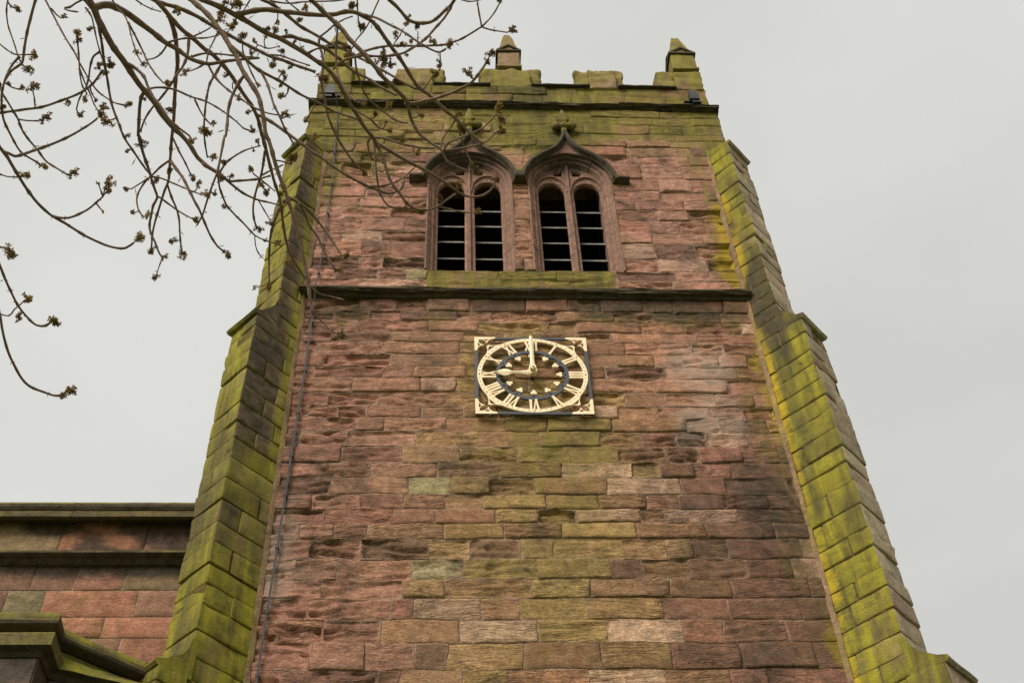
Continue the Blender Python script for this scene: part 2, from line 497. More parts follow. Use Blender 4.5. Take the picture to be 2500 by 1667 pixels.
def wall_stone(x0, x1, z0, z1, rnd, base, stain_shade=wall_stain_shade, y0=0.0, ero=None, gap=0.001, cell=0.055, warp=True, crisp=False, joint=None):
    """one walling stone with its share of the bedding mortar round it: eroded front face, worn edges, sides run back into the wall"""
    if ero is None:
        t = rnd.random()
        ero = 0.10 if t < .50 else (0.6 if t < .78 else 1.3)
    proud = rnd.uniform(-0.010, 0.016) + (0.004 if ero < .2 else -0.002) - (rnd.uniform(.02, .045) if not crisp and rnd.random() < .06 else 0)
    jw = rnd.uniform(.002, .011)
    mcol = MORTAR * rnd.uniform(.72, 1.1)
    x0 += gap; x1 -= gap; z0 += gap; z1 -= gap
    hx, hz = (x1 - x0) / 2, (z1 - z0) / 2
    cx, cz = (x0 + x1) / 2, (z0 + z1) / 2
    rb = min(rnd.uniform(.006, .013) + .014 * ero, hx * .5, hz * .5)
    rr = min(rnd.uniform(.012, .03) + .04 * ero * rnd.random(), hx * .6, hz * .6)
    if crisp: rb, rr, proud, jw, mcol = .006, .004, rnd.uniform(.0, .006), .0035, np.array((.42, .30, .20))
    if joint is not None: mcol = np.array(joint)
    def lines(h, c):
        n = max(2, int((2 * h - 2 * (rb + jw)) / c))
        a = jw + rb
        return np.array([-h, -h + jw, -h + jw + rb * .35] + [(-h + a) + (2 * h - 2 * a) * i / n for i in range(n + 1)] + [h - jw - rb * .35, h - jw, h])
    fine = .62 if ero > .4 else 1.0
    U, V = np.meshgrid(lines(hx, cell * (.75 if ero > .4 else 1)), lines(hz, cell * .6 * fine), indexing='ij')
    s = rnd.randrange(1000)
    ax, az = np.abs(U), np.abs(V)
    corner = (ax > hx - rr) & (az > hz - rr)
    ex = np.minimum(hx - ax, hz - az)
    ex = np.where(corner, rr - np.hypot(ax - hx + rr, az - hz + rr), ex) - jw
    X, Zc = cx + U, cz + V
    ex = ex + (.004 + .016 * ero) * (vn(X * 8, Zc * 11, s + 2) - .62) * (ex < .06)
    k = np.sqrt(np.clip(1 - (1 - np.clip(ex / rb, 0, 1)) ** 2, 0, 1))
    front = -proud + 0.006 * (vn(X * 6, Zc * 9, s) - .5) * 2
    tl = rnd.uniform(-.2, .2)
    bedz = Zc + tl * X
    lam = vn(X * 2.0 + 9, bedz * 26 + 1.4 * vn(X * 3, Zc * 4, s + 3), s)
    lam = (.55 * sst(.46, .56, lam) + .45 * sst(.62, .72, lam)) * (.3 + .7 * vn(X * 2.3, Zc * 4, s + 7))
    hollow = sst(.55, .72, vn(X * 5.1, Zc * 12, s + 11)) * (.4 + .6 * vn(X * 11, Zc * 17, s + 12))
    front = front + ero * (.038 * lam + .030 * hollow + .010 * (vn(X * 17, Zc * 23, s + 13) - .5))
    dp = .008 if crisp else .005 + .009 * rnd.random()
    rough = 0 if crisp else .008 * (vn(X * 13, Zc * 13, s + 5) - .5)
    Y = y0 + dp + rough * (1 - k) + (front - dp) * k
    if warp:
        X = X + .020 * (vn(X * 2.7, Zc * 3.3, 77) - .5) * 2
        Zc = Zc + .016 * (vn(X * 2.1, Zc * 2.3, 78) - .5) * 2 + .006 * (vn(X * 9, Zc * 7, 79) - .5) * 2
        X = X + .009 * (vn(X * 8, Zc * 10, 80) - .5) * 2
    mw = np.clip(1 - ex / (rb * .5), 0, 1) * (ex < rb)
    mw = mw * (1 if crisp else sst(.08, .5, vn(X * 2.3, Zc * 3, 31)) * (.4 + .6 * vn(X * 5, Zc * 7, s + 9)))
    nx, nz = U.shape
    P = np.stack([X, Y, Zc], -1).reshape(-1, 3)
    col = np.array(base)[None, :] * (1 - mw.reshape(-1, 1)) + mcol[None, :] * mw.reshape(-1, 1)
    I = np.arange(nx * nz).reshape(nx, nz)
    faces = [(int(I[i, j]), int(I[i + 1, j]), int(I[i + 1, j + 1]), int(I[i, j + 1])) for i in range(nx - 1) for j in range(nz - 1)]
    ring = list(I[:, 0]) + list(I[-1, 1:]) + list(I[-2::-1, -1]) + list(I[0, -2:0:-1])
    nb = len(P)
    back = P[ring].copy(); back[:, 1] = y0 + .11
    P = np.concatenate([P, back]); col = np.concatenate([col, col[ring]])
    for q in range(len(ring)):
        q2 = (q + 1) % len(ring)
        faces.append((int(ring[q]), nb + q, nb + q2, int(ring[q2])))
    me = mesh_from('stone', P, faces, True)
    b = np.ones((len(P), 4)); b[:, :3] = col
    set_point_attr(me, 'base', b)
    set_point_attr(me, 'stain_shade', stain_shade(P[:, 0], P[:, 2]))
    return me

def arch_half(z, a=0.64, zs=18.98, rise=0.72):
    """half width of the window opening at height z"""
    if z <= zs: return a
    e = (rise * rise - a * a) / (2 * a)
    R = a + e
    t = R * R - (z - zs) ** 2
    return max(0.0, math.sqrt(t) - e) if t > 0 else 0.0

# courses measured up the wall
LOW = [8.55, 8.86, 9.15, 9.42, 9.695, 10.035, 10.341, 10.628, 10.891, 11.179, 11.476, 11.706, 11.929, 12.164, 12.439, 12.679, 12.961, 13.229, 13.481, 13.701,
       13.957, 14.219, 14.455, 14.704, 14.95, 15.158, 15.397, 15.613, 15.889]
UPR = [16.10, 16.338, 16.564, 16.866, 17.248, 17.523, 17.849, 18.127, 18.411, 18.689, 19.01, 19.412, 19.70, 19.981, 20.189, 20.40, 20.696, 20.94, 21.175]

rw = random.Random(4)
lower_wall = add('lower_wall', box_mesh('lower_wall', -HW, HW, .10, .9, 0, 16.0), M_MORTAR, tower)
upper_wall = empty('upper_wall', (0, .4, 16.0)); upper_wall.parent = tower; upper_wall.location = Vector((0, .4, 16.0)) - world_loc(tower)

def fill_row(xa, xb, z0, z1, parent, lo=.36, hi=.95, prev=None, name='stone', **kw):
    """lay a course of stones from xa to xb, breaking joint with the row below"""
    xs = [xa]
    while True:
        L = rw.uniform(lo, hi)
        if rw.random() < .16: L *= .6
        if xb - xs[-1] - L < lo * .6: break
        nx = xs[-1] + L
        if prev and min(abs(nx - q) for q in prev) < .08: nx += .12
        if xb - nx < lo * .55: break
        xs.append(nx)
    if xb - xs[-1] > hi * 1.15:
        xs.append((xs[-1] + xb) / 2)
    xs.append(xb)
    for a, c in zip(xs[:-1], xs[1:]):
        xm, zm = (a + c) / 2, (z0 + z1) / 2
        ero = None
        if xm < -1.5 and zm < 19.4 and rw.random() < .62: ero = rw.choice((.7, 1.2, 1.7))
        if zm > 19.9: ero = rw.choice((.1, .2, .4))
        if abs(xm) < 1.1 and zm < 14.6 and rw.random() < .5: ero = rw.choice((.1, .2))
        me = wall_stone(a, c, z0, z1, rw, wall_base(xm, zm, rw), ero=kw.get('ero', ero), y0=kw.get('y0', 0.0))
        add(name, me, M_WALL, parent, recentre(me))
    return xs

prev = None
for z0, z1 in zip(LOW[:-1], LOW[1:]):
    prev = fill_row(-JX - .12, JX + .12, z0, z1, lower_wall, prev=prev, lo=.38, hi=1.0 if z0 > 13 else .88)

for z0, z1 in zip(UPR[:-1], UPR[1:]):
    edge = JX + .12 if z1 < 19.9 else HW
    if z1 <= 16.6:                              # the sill courses run on under both windows
        fill_row(-edge, -1.40, z0, z1, upper_wall)
        fill_row(1.32, edge, z0, z1, upper_wall)
        fill_row(-1.40, 1.32, z0, z1, upper_wall, lo=.8, hi=1.3, ero=.45)
    elif z0 >= 19.69:
        prev = fill_row(-edge, edge, z0, z1, upper_wall, prev=prev, lo=.45, hi=1.1)
    else:
        a = arch_half(z0)
        fill_row(-edge, -WC - a, z0, z1, upper_wall, lo=.4, hi=.85)
        fill_row(WC + a, edge, z0, z1, upper_wall, lo=.4, hi=.85)
        fill_row(-WC + a, WC - a, z0, z1, upper_wall, lo=.22, hi=.55)

# the mortar bed and rubble core behind the upper stones, open where the windows stand
core = []
def core_box(x0, x1, z0, z1, y0=.10, y1=.9): core.append((x0, x1, y0, y1, z0, z1))
core_box(-HW, HW, 16.0, 16.60); core_box(-HW, HW, 19.74, 21.6)
core_box(-HW, -WC - .66, 16.60, 19.74); core_box(WC + .66, HW, 16.60, 19.74); core_box(-WC + .66, WC - .66, 16.60, 19.74)
for q in core:
    add('wall_core', box_mesh('wall_core', *q), M_MORTAR, upper_wall)

def stone_colour(kind):
    """(base, stain) for dressed stone by where it is"""
    def fn(P, N):
        x, y, z = P[:, 0], P[:, 1], P[:, 2]
        n1, n2 = fbm(x * 1.1 + y, z * .9, 21), fbm(x * 3 + y * 3, z * 2.5, 31)
        o = np.ones(len(P))
        base = np.empty((len(P), 3)); st = np.zeros((len(P), 4))
        if kind == 'plain':
            base[:] = (.24, .15, .085); st[:, 0] = .3; st[:, 1] = .35 * n2
        elif kind == 'string':
            base[:] = (.10, .075, .035); st[:, 0] = .45 * n1 + .15; st[:, 1] = .55 + .45 * n2
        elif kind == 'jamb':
            base[:] = np.array((.265, .150, .108)) * (.7 + .6 * n2)[:, None]; st[:, 1] = np.maximum(.5 * n1, .85 * sst(19.2, 19.62, z) * (y < .2)); st[:, 0] = .12 * sst(18.6, 19.6, z)  # arch crown darkened: soot, with recess shade painted in
        elif kind == 'spandrel':
            base[:] = np.array((.29, .14, .095)) * (.85 + .3 * n2)[:, None]; st[:, 1] = .3 + .55 * n1; st[:, 0] = .15
        elif kind == 'hood':
            base[:] = (.11, .085, .05); st[:, 0] = .45 * n1; st[:, 1] = .4 + .5 * n2
        elif kind == 'finial':
            base[:] = (.16, .125, .045); st[:, 0] = .45 + .3 * n1; st[:, 1] = .45 * n2
        elif kind == 'parapet':
            pk = sst(.45, .6, fbm(x * 1.7, z * 2.3, 17))[:, None]
            base[:] = (np.array((.27, .20, .075)) * (1 - pk) + np.array((.30, .185, .115)) * pk) * (.75 + .5 * n2)[:, None]; st[:, 0] = .30 + 1.1 * (n1 - .32); st[:, 1] = .40 * n2
        elif kind == 'coping':
            base[:] = (.07, .06, .03); st[:, 0] = .35 * n1; st[:, 1] = .75  # near-black colour paints in the shadow line of the sills
        elif kind == 'aisle_coping':
            base[:] = (.15, .105, .05); st[:, 0] = .12 + .35 * n1 + .9 * sst(.25, .6, N[:, 2]); st[:, 1] = (.95 * sst(.2, -.4, N[:, 2]) + .7 * n2) * (1 - .8 * sst(.25, .6, N[:, 2]))  # downward faces darkened, underside shade put into the colour
        elif kind == 'porch':
            base[:] = (.14, .10, .05); st[:, 0] = .10 + .5 * n1 + .35 * sst(.1, .5, N[:, 2]) - .3 * sst(.1, -.5, N[:, 2]); st[:, 1] = .65 * n2 + .5 * sst(.1, -.5, N[:, 2])  # undersides get extra dark as painted shade
        elif kind == 'porch_wall':
            base[:] = np.array((.125, .09, .075)) * (.7 + .6 * n1)[:, None]; st[:, 1] = .35 + .6 * n2; st[:, 3] = .35 * n1; st[:, 0] = .1
        return base, np.clip(st, 0, 1.2)
    return fn

COLOUR_OF = {}
def piece(name, me, kind, parent, mat=None, smooth=False):
    set_corner_attr(me, stone_colour(kind))
    if smooth: me.polygons.foreach_set('use_smooth', [True] * len(me.polygons))
    return add(name, me, mat or (M_COPING if kind in ('aisle_coping', 'porch') else M_TRIM), parent, recentre(me))

# side and back walls, floor and roof inside the parapet
piece('side_wall', box_mesh('side_wall', -HW, -HW + .9, .9, 7.0, 0, 21.6), 'plain', tower)
piece('side_wall', box_mesh('side_wall', HW - .9, HW, .9, 7.0, 0, 21.6), 'plain', tower)
piece('back_wall', box_mesh('back_wall', -HW + .9, HW - .9, 6.1, 7.0, 0, 21.6), 'plain', tower)
add('tower_roof', box_mesh('tower_roof', -HW + .4, HW - .4, .5, 6.6, 21.55, 21.7), M_ROOF, tower)
add('belfry_floor', box_mesh('belfry_floor', -HW + .9, HW - .9, .9, 6.1, 16.0, 16.2), M_DARK, tower)

# ------------------------------------------------------------------ string course and cornice, block by block
def moulding_row(name, prof, xs, kind, parent, jitter=.008, seed=1):
    for i, (a, c) in enumerate(zip(xs[:-1], xs[1:])):
        n = max(3, int((c - a) / .07))
        dz = rw.uniform(-.008, .008); dy = rw.uniform(-.012, .012)
        me = extrude_profile(name, prof, [(a + .003 + (c - a - .006) * k / n, dy, dz) for k in range(n + 1)], jitter=jitter, seed=seed + i)
        piece(name, me, kind, parent)

def joints(a, c, lo, hi):
    xs = [a]
    while c - xs[-1] > hi: xs.append(xs[-1] + rw.uniform(lo, hi))
    xs.append(c)
    return xs

string_course = empty('string_course'); string_course.parent = tower; string_course.location = Vector((0, 0, 16)) - world_loc(tower)
SP = [(.06, 16.125), (-.02, 16.105), (-.10, 16.02), (-.135, 15.985), (-.14, 15.945), (-.115, 15.93), (-.105, 15.915), (-.075, 15.92), (-.05, 15.905), (-.035, 15.875), (.06, 15.868)]
moulding_row('moulding_block', SP, joints(-JX - .06, JX + .06, .75, 1.2), 'string', string_course, .016, 50)
cornice = empty('cornice'); cornice.parent = tower; cornice.location = Vector((0, 0, 21.2)) - world_loc(tower)
CP = [(.14, 21.44), (.05, 21.40), (-.06, 21.29), (-.10, 21.255), (-.11, 21.225), (-.09, 21.21), (-.08, 21.195), (-.05, 21.20), (-.035, 21.185), (-.02, 21.175), (.14, 21.165)]
moulding_row('moulding_block', CP, joints(-HW - .035, HW + .035, .8, 1.3), 'string', cornice, .020, 80)
for sx in (-1, 1):                                        # the cornice turns the corner
    me = extrude_profile('moulding_return', CP, [(t, 0, 0) for t in np.linspace(-3.4, 3.4, 12)], jitter=.008, seed=95)
    co = np.array([v.co[:] for v in me.vertices]); co = np.stack([sx * (HW - .012 - np.where(co[:, 1] < 0, co[:, 1] * .35, co[:, 1])), co[:, 0] + 3.5, co[:, 2]], 1)
    me.vertices.foreach_set('co', co.astype(np.float32).ravel()); me.update(); fix_normals(me)
    piece('moulding_return', me, 'string', cornice)

# ------------------------------------------------------------------ parapet, merlons, copings, pinnacles
parapet = empty('parapet'); parapet.parent = tower; parapet.location = Vector((0, .2, 21.4)) - world_loc(tower)
PY = .055                                                 # face of the parapet, set back behind the cornice
PX = 3.43
def par_stain(x, z):
    n1, n2 = fbm(x * 1.3, z * 1.0, 41), fbm(x * 3.1, z * 2.2, 43)
    return np.stack([np.clip(.32 + .8 * (n1 - .2), 0, 1), np.clip(.3 * n2 + .45 * band(x, -.6, .7, .2) * n1, 0, 1), 0 * x, .1 + 0 * x], -1)
def par_row(xa, xb, z0, z1, y=PY, lo=.5, hi=.95):
    xs = joints(xa, xb, lo, hi)
    for a, c in zip(xs[:-1], xs[1:]):
        k = rw.random()
        bs = PAL['pink'] if k < .12 else (PAL['grey'] if k < .25 else (PAL['tan'] if k < .55 else PAL['olive']))
        v = rw.uniform(.8, 1.1)
        me = wall_stone(a, c, z0, z1, rw, tuple(t * v for t in bs), par_stain, y0=y, ero=rw.choice((.05, .1, .35)), cell=.09, joint=(.42, .32, .22) if rw.random() < .35 else (.24, .18, .08))
        add('parapet_stone', me, M_WALL, parapet, recentre(me))
for z0, z1 in ((21.22, 21.48), (21.48, 21.77), (21.77, 22.06)):
    par_row(-PX, PX, z0, z1)
add('parapet_core', box_mesh('parapet_core', -PX + .01, PX - .01, PY + .10, PY + .38, 21.22, 22.055), M_PALEJOINT, parapet)
for sx in (-1, 1):
    piece('side_parapet', box_mesh('side_parapet', min(sx * PX, sx * (PX - .38)), max(sx * PX, sx * (PX - .38)), PY + .39, 6.9, 21.30, 22.3), 'parapet', parapet)
piece('back_parapet', box_mesh('back_parapet', -PX + .4, PX - .4, 6.5, 6.88, 21.30, 22.3), 'parapet', parapet)

def slab(name, x0, x1, y0, y1, z0, z1, kind, parent, seed, r=.012, noise=.012, step=.09, mat=None):
    V, F = round_box(x1 - x0, y1 - y0, z1 - z0, r, step, noise, seed)
    me = mesh_from(name, V + np.array([(x0 + x1) / 2, (y0 + y1) / 2, (z0 + z1) / 2]), F, True)
    return piece(name, me, kind, parent, mat)

MER = [(-3.43, -2.64, -3.43, -2.86), (-2.10, -1.22, -1.93, -1.42), (-.58, .52, -.40, .32), (1.13, 2.03, 1.36, 1.86), (2.63, 3.43, 2.92, 3.43)]
for i, (a, c, pa, pc) in enumerate(MER):
    for k, (q0, q1) in enumerate(zip([a, (a + c) / 2 + rw.uniform(-.12, .12)], [0, c])):
        pass
    mid_ = (a + c) / 2 + rw.uniform(-.1, .1)
    slab('merlon_stone', a, mid_ - .003, PY + .10, PY + .36, 22.06, 22.90 + rw.uniform(-.012, .012), 'parapet', parapet, 300 + i, .045, .035, .06)
    slab('merlon_stone', mid_ + .003, c, PY + .10, PY + .36, 22.06, 22.89 + rw.uniform(-.012, .012), 'parapet', parapet, 320 + i, .045, .035, .06)
    slab('merlon_panel', pa, pc, PY - .005, PY + .098, 22.062, 22.70, 'parapet', parapet, 340 + i, .03, .025, .06)
for i in range(4):                                        # embrasure sills, their shadow line put into a dark colour
    a, c = MER[i][3] + .004, MER[i + 1][2] - .004
    slab('embrasure_coping', a, c, PY - .055, PY + .097, 22.058, 22.10, 'coping', parapet, 360 + i, .012, .008)
    a2, c2 = MER[i][1] + .004, MER[i + 1][0] - .004
    slab('embrasure_coping', a2, c2, PY + .10, PY + .38, 22.058, 22.095, 'coping', parapet, 370 + i, .012, .008)

def pinnacle(cx, cy, w, zb, seed):
    p = empty('pinnacle'); p.parent = tower; p.location = Vector((cx, cy, zb)) - world_loc(tower)
    h = w / 2
    slab('base', cx - h - .025, cx + h + .025, cy - h - .025, cy + h + .025, zb, zb + .07, 'parapet', p, seed, .015, .008)
    slab('shaft', cx - h, cx + h, cy - h, cy + h, zb + .07, zb + .60, 'parapet', p, seed + 1, .016, .008)
    # four small gables cross over the shaft
    e, rise, ov = h + .035, .22, .03
    ze = zb + .58
    for k in range(4):
        ca, sa = round(math.cos(k * math.pi / 2)), round(math.sin(k * math.pi / 2))
        prof = [(-e, 0), (-e, .05), (0, rise + .06), (e, .05), (e, 0), (0, rise)]
        vs = []
        for d in (0.0, h + ov):
            for (t, zz) in prof:
                lx, ly = t, -d
                vs.append((cx + lx * ca - ly * sa, cy + lx * sa + ly * ca, ze + zz))
        n = len(prof)
        fs = [(i, (i + 1) % n, (i + 1) % n + n, i + n) for i in range(n)] + [(0, 5, 2, 1), (5, 4, 3, 2), (n + 0, n + 1, n + 2, n + 5), (n + 5, n + 2, n + 3, n + 4)]
        me = mesh_from('gable', vs, fs); fix_normals(me)
        piece('gable', me, 'hood', p)
        vs = [(cx + t * ca + d * sa, cy + t * sa - d * ca, ze + zz) for d in (0.0, h - .002) for (t, zz) in ((-h, -.02), (h, -.02), (h, .0), (0, rise), (-h, .0))]
        fs = [(0, 1, 2, 3, 4), (9, 8, 7, 6, 5)] + [(i, i + 5, (i + 1) % 5 + 5, (i + 1) % 5) for i in range(5)]
        me = mesh_from('gable_face', vs, fs); fix_normals(me)
        piece('gable_face', me, 'parapet', p)
    # the stump of the spirelet
    vs, fs = [], []
    rings = [(h * .98, .03), (h * .78, .28), (h * .63, .50), (h * .46, .75), (h * .27, .97), (h * .14, 1.01)]
    rg = random.Random(seed)
    for r_, zz in rings:
        for k in range(12):
            u = k / 12 * 4; q = int(u); t = u - q
            c4 = [(-1, -1), (1, -1), (1, 1), (-1, 1)]
            a_, b_ = c4[q], c4[(q + 1) % 4]
            jx, jy = rg.uniform(-.008, .008), rg.uniform(-.008, .008)
            vs.append((cx + r_ * (a_[0] * (1 - t) + b_[0] * t) + jx, cy + r_ * (a_[1] * (1 - t) + b_[1] * t) + jy, ze + zz + rg.uniform(-.006, .006)))
    for i in range(len(rings) - 1):
        for k in range(12):
            fs.append((i * 12 + k, i * 12 + (k + 1) % 12, (i + 1) * 12 + (k + 1) % 12, (i + 1) * 12 + k))
    fs.append(tuple((len(rings) - 1) * 12 + k for k in range(12)))
    me = mesh_from('spirelet', vs, fs); fix_normals(me)
    piece('spirelet', me, 'parapet', p)
    return p
pinnacle(-.045, PY + .23, .40, 22.83, 500)
pinnacle(-3.20, PY + .24, .44, 22.83, 520)
pinnacle(3.19, PY + .24, .44, 22.83, 540)

# ------------------------------------------------------------------ belfry windows
def arch_path(o, zs=18.98, zb=16.57, a=.64, rise=.72, n=14):
    """opening outline offset inwards by o: up the left jamb, over the arch, down the right"""
    e = (rise * rise - a * a) / (2 * a)
    R = a + e - o
    th = math.acos(e / R)
    pts = [(-(a - o), zb + (zs - zb) * t) for t in (0, .25, .5, .75)]
    for i in range(n + 1):
        t = th * i / n
        pts.append((e - R * math.cos(t), zs + R * math.sin(t)))
    right = [(-x, z) for (x, z) in reversed(pts[:-1])]
    return pts + right

def rib(name, pts, wd, y0, y1, kind, parent, chamf=.4):
    """a moulded rib along a line in the wall plane: chamfered section, from y1 (back) to y0 (front)"""
    vs, fs = [], []
    n = len(pts)
    for i, (x, z) in enumerate(pts):
        a, c = pts[max(i - 1, 0)], pts[min(i + 1, n - 1)]
        tx, tz = c[0] - a[0], c[1] - a[1]
        l = math.hypot(tx, tz) or 1
        nx, nz = -tz / l, tx / l
        for (s, y) in ((-1, y1), (-1, y0 + (y1 - y0) * .55), (-chamf, y0), (chamf, y0), (1, y0 + (y1 - y0) * .55), (1, y1)):
            vs.append((x + nx * s * wd / 2, y, z + nz * s * wd / 2))
    for i in range(n - 1):
        for k in range(6):
            fs.append((i * 6 + k, i * 6 + (k + 1) % 6, (i + 1) * 6 + (k + 1) % 6, (i + 1) * 6 + k))
    fs.append(tuple(range(6))); fs.append(tuple((n - 1) * 6 + k for k in range(6)))
    me = mesh_from(name, vs, fs); fix_normals(me)
    return piece(name, me, kind, parent)

def light_loop(x0, x1, zb, zs, zc, n=8, grow=0.0):
    """outline of one window light with an arched head"""
    h, cx = (x1 - x0) / 2 + grow, (x0 + x1) / 2
    lp = [(cx - h, zb), (cx + h, zb), (cx + h, zs)]
    for i in range(1, 2 * n):
        t = math.pi * i / (2 * n)
        lp.append((cx + h * math.cos(t) * (1 - .05 * math.sin(t) ** 4), zs + (zc - zs + grow) * math.sin(t) ** .92))
    lp.append((cx - h, zs))
    return lp

def belfry_window(cx, seed):
    w = empty('belfry_window'); w.parent = tower; w.location = Vector((cx, .1, 16.6)) - world_loc(tower)
    prof = [(-.028, .03), (-.028, -.012), (0, -.012), (.0, .01), (.035, .035), (.04, .06), (.055, .075), (.085, .085), (.10, .12), (.13, .165), (.14, .42)]
    # jambs and arch as separate stones along the opening
    paths = [arch_path(o) for o, _ in prof]
    npt = len(paths[0])
    cuts = [0, 1, 2, 3, 4, 8, 12, 16, 18, 20, 24, 28, 32, 33, 34, 35, npt - 1]
    cuts = sorted(set(min(q, npt - 1) for q in cuts))
    for ci, (i0, i1) in enumerate(zip(cuts[:-1], cuts[1:])):
        vs, fs = [], []
        dy = rw.uniform(-.006, .006)
        for i in range(i0, i1 + 1):
            for k, (o, y) in enumerate(prof):
                x, z = paths[k][i]
                sh = 0
                if i == i0: sh = .003
                if i == i1: sh = -.003
                j = i + 1 if i < npt - 1 else i
                q = paths[k][j] if sh > 0 else paths[k][max(i - 1, 0)]
                d = math.hypot(q[0] - x, q[1] - z) or 1
                x += (q[0] - x) / d * abs(sh); z += (q[1] - z) / d * abs(sh)
                vs.append((cx + x, y + dy, z))
        n = len(prof)
        for i in range(i1 - i0):
            for k in range(n - 1):
                fs.append((i * n + k, i * n + k + 1, (i + 1) * n + k + 1, (i + 1) * n + k))
        me = mesh_from('jamb_stone', vs, fs); fix_normals(me)
        me.update()
        # outward faces look towards the middle of the opening and the viewer
        if me.polygons[len(prof) // 2].normal.y > 0: me.flip_normals()
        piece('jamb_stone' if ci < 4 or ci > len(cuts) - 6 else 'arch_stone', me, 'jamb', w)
    # tracery: pierced slab with two lights and small openings above
    TY = .205
    outer = [(x, z) for x, z in arch_path(.10, zb=16.5)]
    L1, L2 = (-.49, -.078), (.078, .49)
    loops = [outer] + [light_loop(a, c, 16.52, 18.82, 19.09) for a, c in (L1, L2)]
    for s in (-1, 1):
        loops.append([(s * .085, 19.325), (s * .215, 19.325), (s * .215, 19.42), (s * .155, 19.465), (s * .085, 19.465)][::s])
    me = curve_mesh('tracery', loops, .10, .022)
    co = np.array([v.co[:] for v in me.vertices]) + np.array([cx, TY + .05, 0])
    me.vertices.foreach_set('co', co.astype(np.float32).ravel()); me.update()
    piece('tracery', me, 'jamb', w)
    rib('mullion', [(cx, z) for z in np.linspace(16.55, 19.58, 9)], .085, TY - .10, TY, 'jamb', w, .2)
    for s, (a, c) in ((-1, L1), (1, L2)):
        pts = light_loop(a, c, 18.2, 18.82, 19.20, grow=.05)[2:]
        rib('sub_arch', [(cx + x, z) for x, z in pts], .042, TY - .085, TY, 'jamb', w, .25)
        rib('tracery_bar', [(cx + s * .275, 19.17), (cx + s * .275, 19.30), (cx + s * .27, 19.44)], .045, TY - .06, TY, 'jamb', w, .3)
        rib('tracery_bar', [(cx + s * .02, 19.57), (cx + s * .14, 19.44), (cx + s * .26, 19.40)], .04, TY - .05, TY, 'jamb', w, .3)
        # louvre boards slope up into the dark
        for k, z in enumerate((18.60, 18.18, 17.76, 17.33)):
            y0, y1 = .36, .56
            dz = rw.uniform(-.006, .012)
            vs = [(cx + x, y, z + dz + h + (y - y0) * 1.25) for x in (a - .035, c + .035) for y in (y0, y1) for h in (-.036, .002)]
            f = [(0, 1, 3, 2), (4, 6, 7, 5), (0, 4, 5, 1), (2, 3, 7, 6), (0, 2, 6, 4), (1, 5, 7, 3)]
            me = mesh_from('louvre', vs, f); fix_normals(me)
            me.materials.append(M_LOUVRE_SHADE); me.materials.append(M_LOUVRE_LIT)
            for pg in me.polygons: pg.material_index = 1 if pg.normal.y < -.9 else 0  # lit colour on the front edge, shaded colour on the rest
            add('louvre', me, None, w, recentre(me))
    # smooth spandrel under the ogee hood
    sp = hood_line(n=18)
    inner = arch_path(-.012, zb=18.6)
    inner = [q for q in inner if q[1] >= 18.92]
    lp = sp + inner[::-1]
    me = curve_mesh('spandrel', [lp], .05, .004)
    co = np.array([v.co[:] for v in me.vertices]) + np.array([cx, .012, 0])
    me.vertices.foreach_set('co', co.astype(np.float32).ravel()); me.update()
    piece('spandrel', me, 'spandrel', w)
    # the hood itself: weathered top, hollow underneath
    hp = hood_line(n=22)
    cut = [0, len(hp) // 4, len(hp) // 2, 3 * len(hp) // 4, len(hp) - 1]
    sec = [(.05, .02), (.045, -.07), (.02, -.125), (-.02, -.13), (-.035, -.10), (-.045, -.055), (-.06, -.045), (-.065, .02)]
    def hood_piece(pts, sd):
        vs, fs = [], []
        n = len(pts)
        for i, (x, z) in enumerate(pts):
            a, c = pts[max(i - 1, 0)], pts[min(i + 1, n - 1)]
            l = math.hypot(c[0] - a[0], c[1] - a[1]) or 1
            nx, nz = -(c[1] - a[1]) / l, (c[0] - a[0]) / l
            for k, (s, y) in enumerate(sec):
                j = .012 * (float(vn(x * 9 + k * 5, z * 9, sd)) - .5)
                vs.append((cx + x + nx * (s + j), y + j, z + nz * (s + j)))
        m = len(sec)
        for i in range(n - 1):
            for k in range(m):
                fs.append((i * m + k, i * m + (k + 1) % m, (i + 1) * m + (k + 1) % m, (i + 1) * m + k))
        fs.append(tuple(range(m))); fs.append(tuple((n - 1) * m + k for k in range(m)))
        me = mesh_from('hood_mould', vs, fs); fix_normals(me)
        piece('hood_mould', me, 'hood', w)
    for i0, i1 in zip(cut[:-1], cut[1:]): hood_piece(hp[i0:i1 + 1], seed + i0)
    s = -1 if cx < 0 else 1                               # the outer foot turns out level
    hood_piece([(s * .70, 18.925), (s * .80, 18.90), (s * .95, 18.90)] if s > 0 else [(-.95, 18.90), (-.80, 18.90), (-.70, 18.925)], seed + 60)
    # finial: stem, four curled leaves and a pointed bud
    fin = []
    V, F = round_box(.10, .12, .22, .03, .06, .01, seed)
    fz = 20.30
    me = mesh_from('finial_stem', V + np.array([cx, -.055, fz + .08]), F, True); piece('finial_stem', me, 'finial', w)
    for s2, zz, sc in ((-1, .20, 1.0), (1, .20, 1.0), (0, .17, 1.0), (-1, .40, .5), (1, .40, .5)):
        bm = bmesh.new()
        bmesh.ops.create_icosphere(bm, subdivisions=2, radius=1)
        for v in bm.verts:
            r_ = .092 * sc * (1 + .32 * math.sin(v.co.x * 6 + zz * 9) * math.cos(v.co.z * 5))
            v.co = Vector((cx + s2 * .095 * (sc + .1) + v.co.x * r_, -.075 - .02 * (s2 == 0) + v.co.y * r_ * .8, fz + zz + v.co.z * r_ * (.8 + .35 * (v.co.x * s2 > 0))))
        me = bpy.data.meshes.new('finial_leaf'); bm.to_mesh(me); bm.free()
        piece('finial_leaf', me, 'finial', w, None, True)
    bm = bmesh.new()
    bmesh.ops.create_icosphere(bm, subdivisions=2, radius=1)
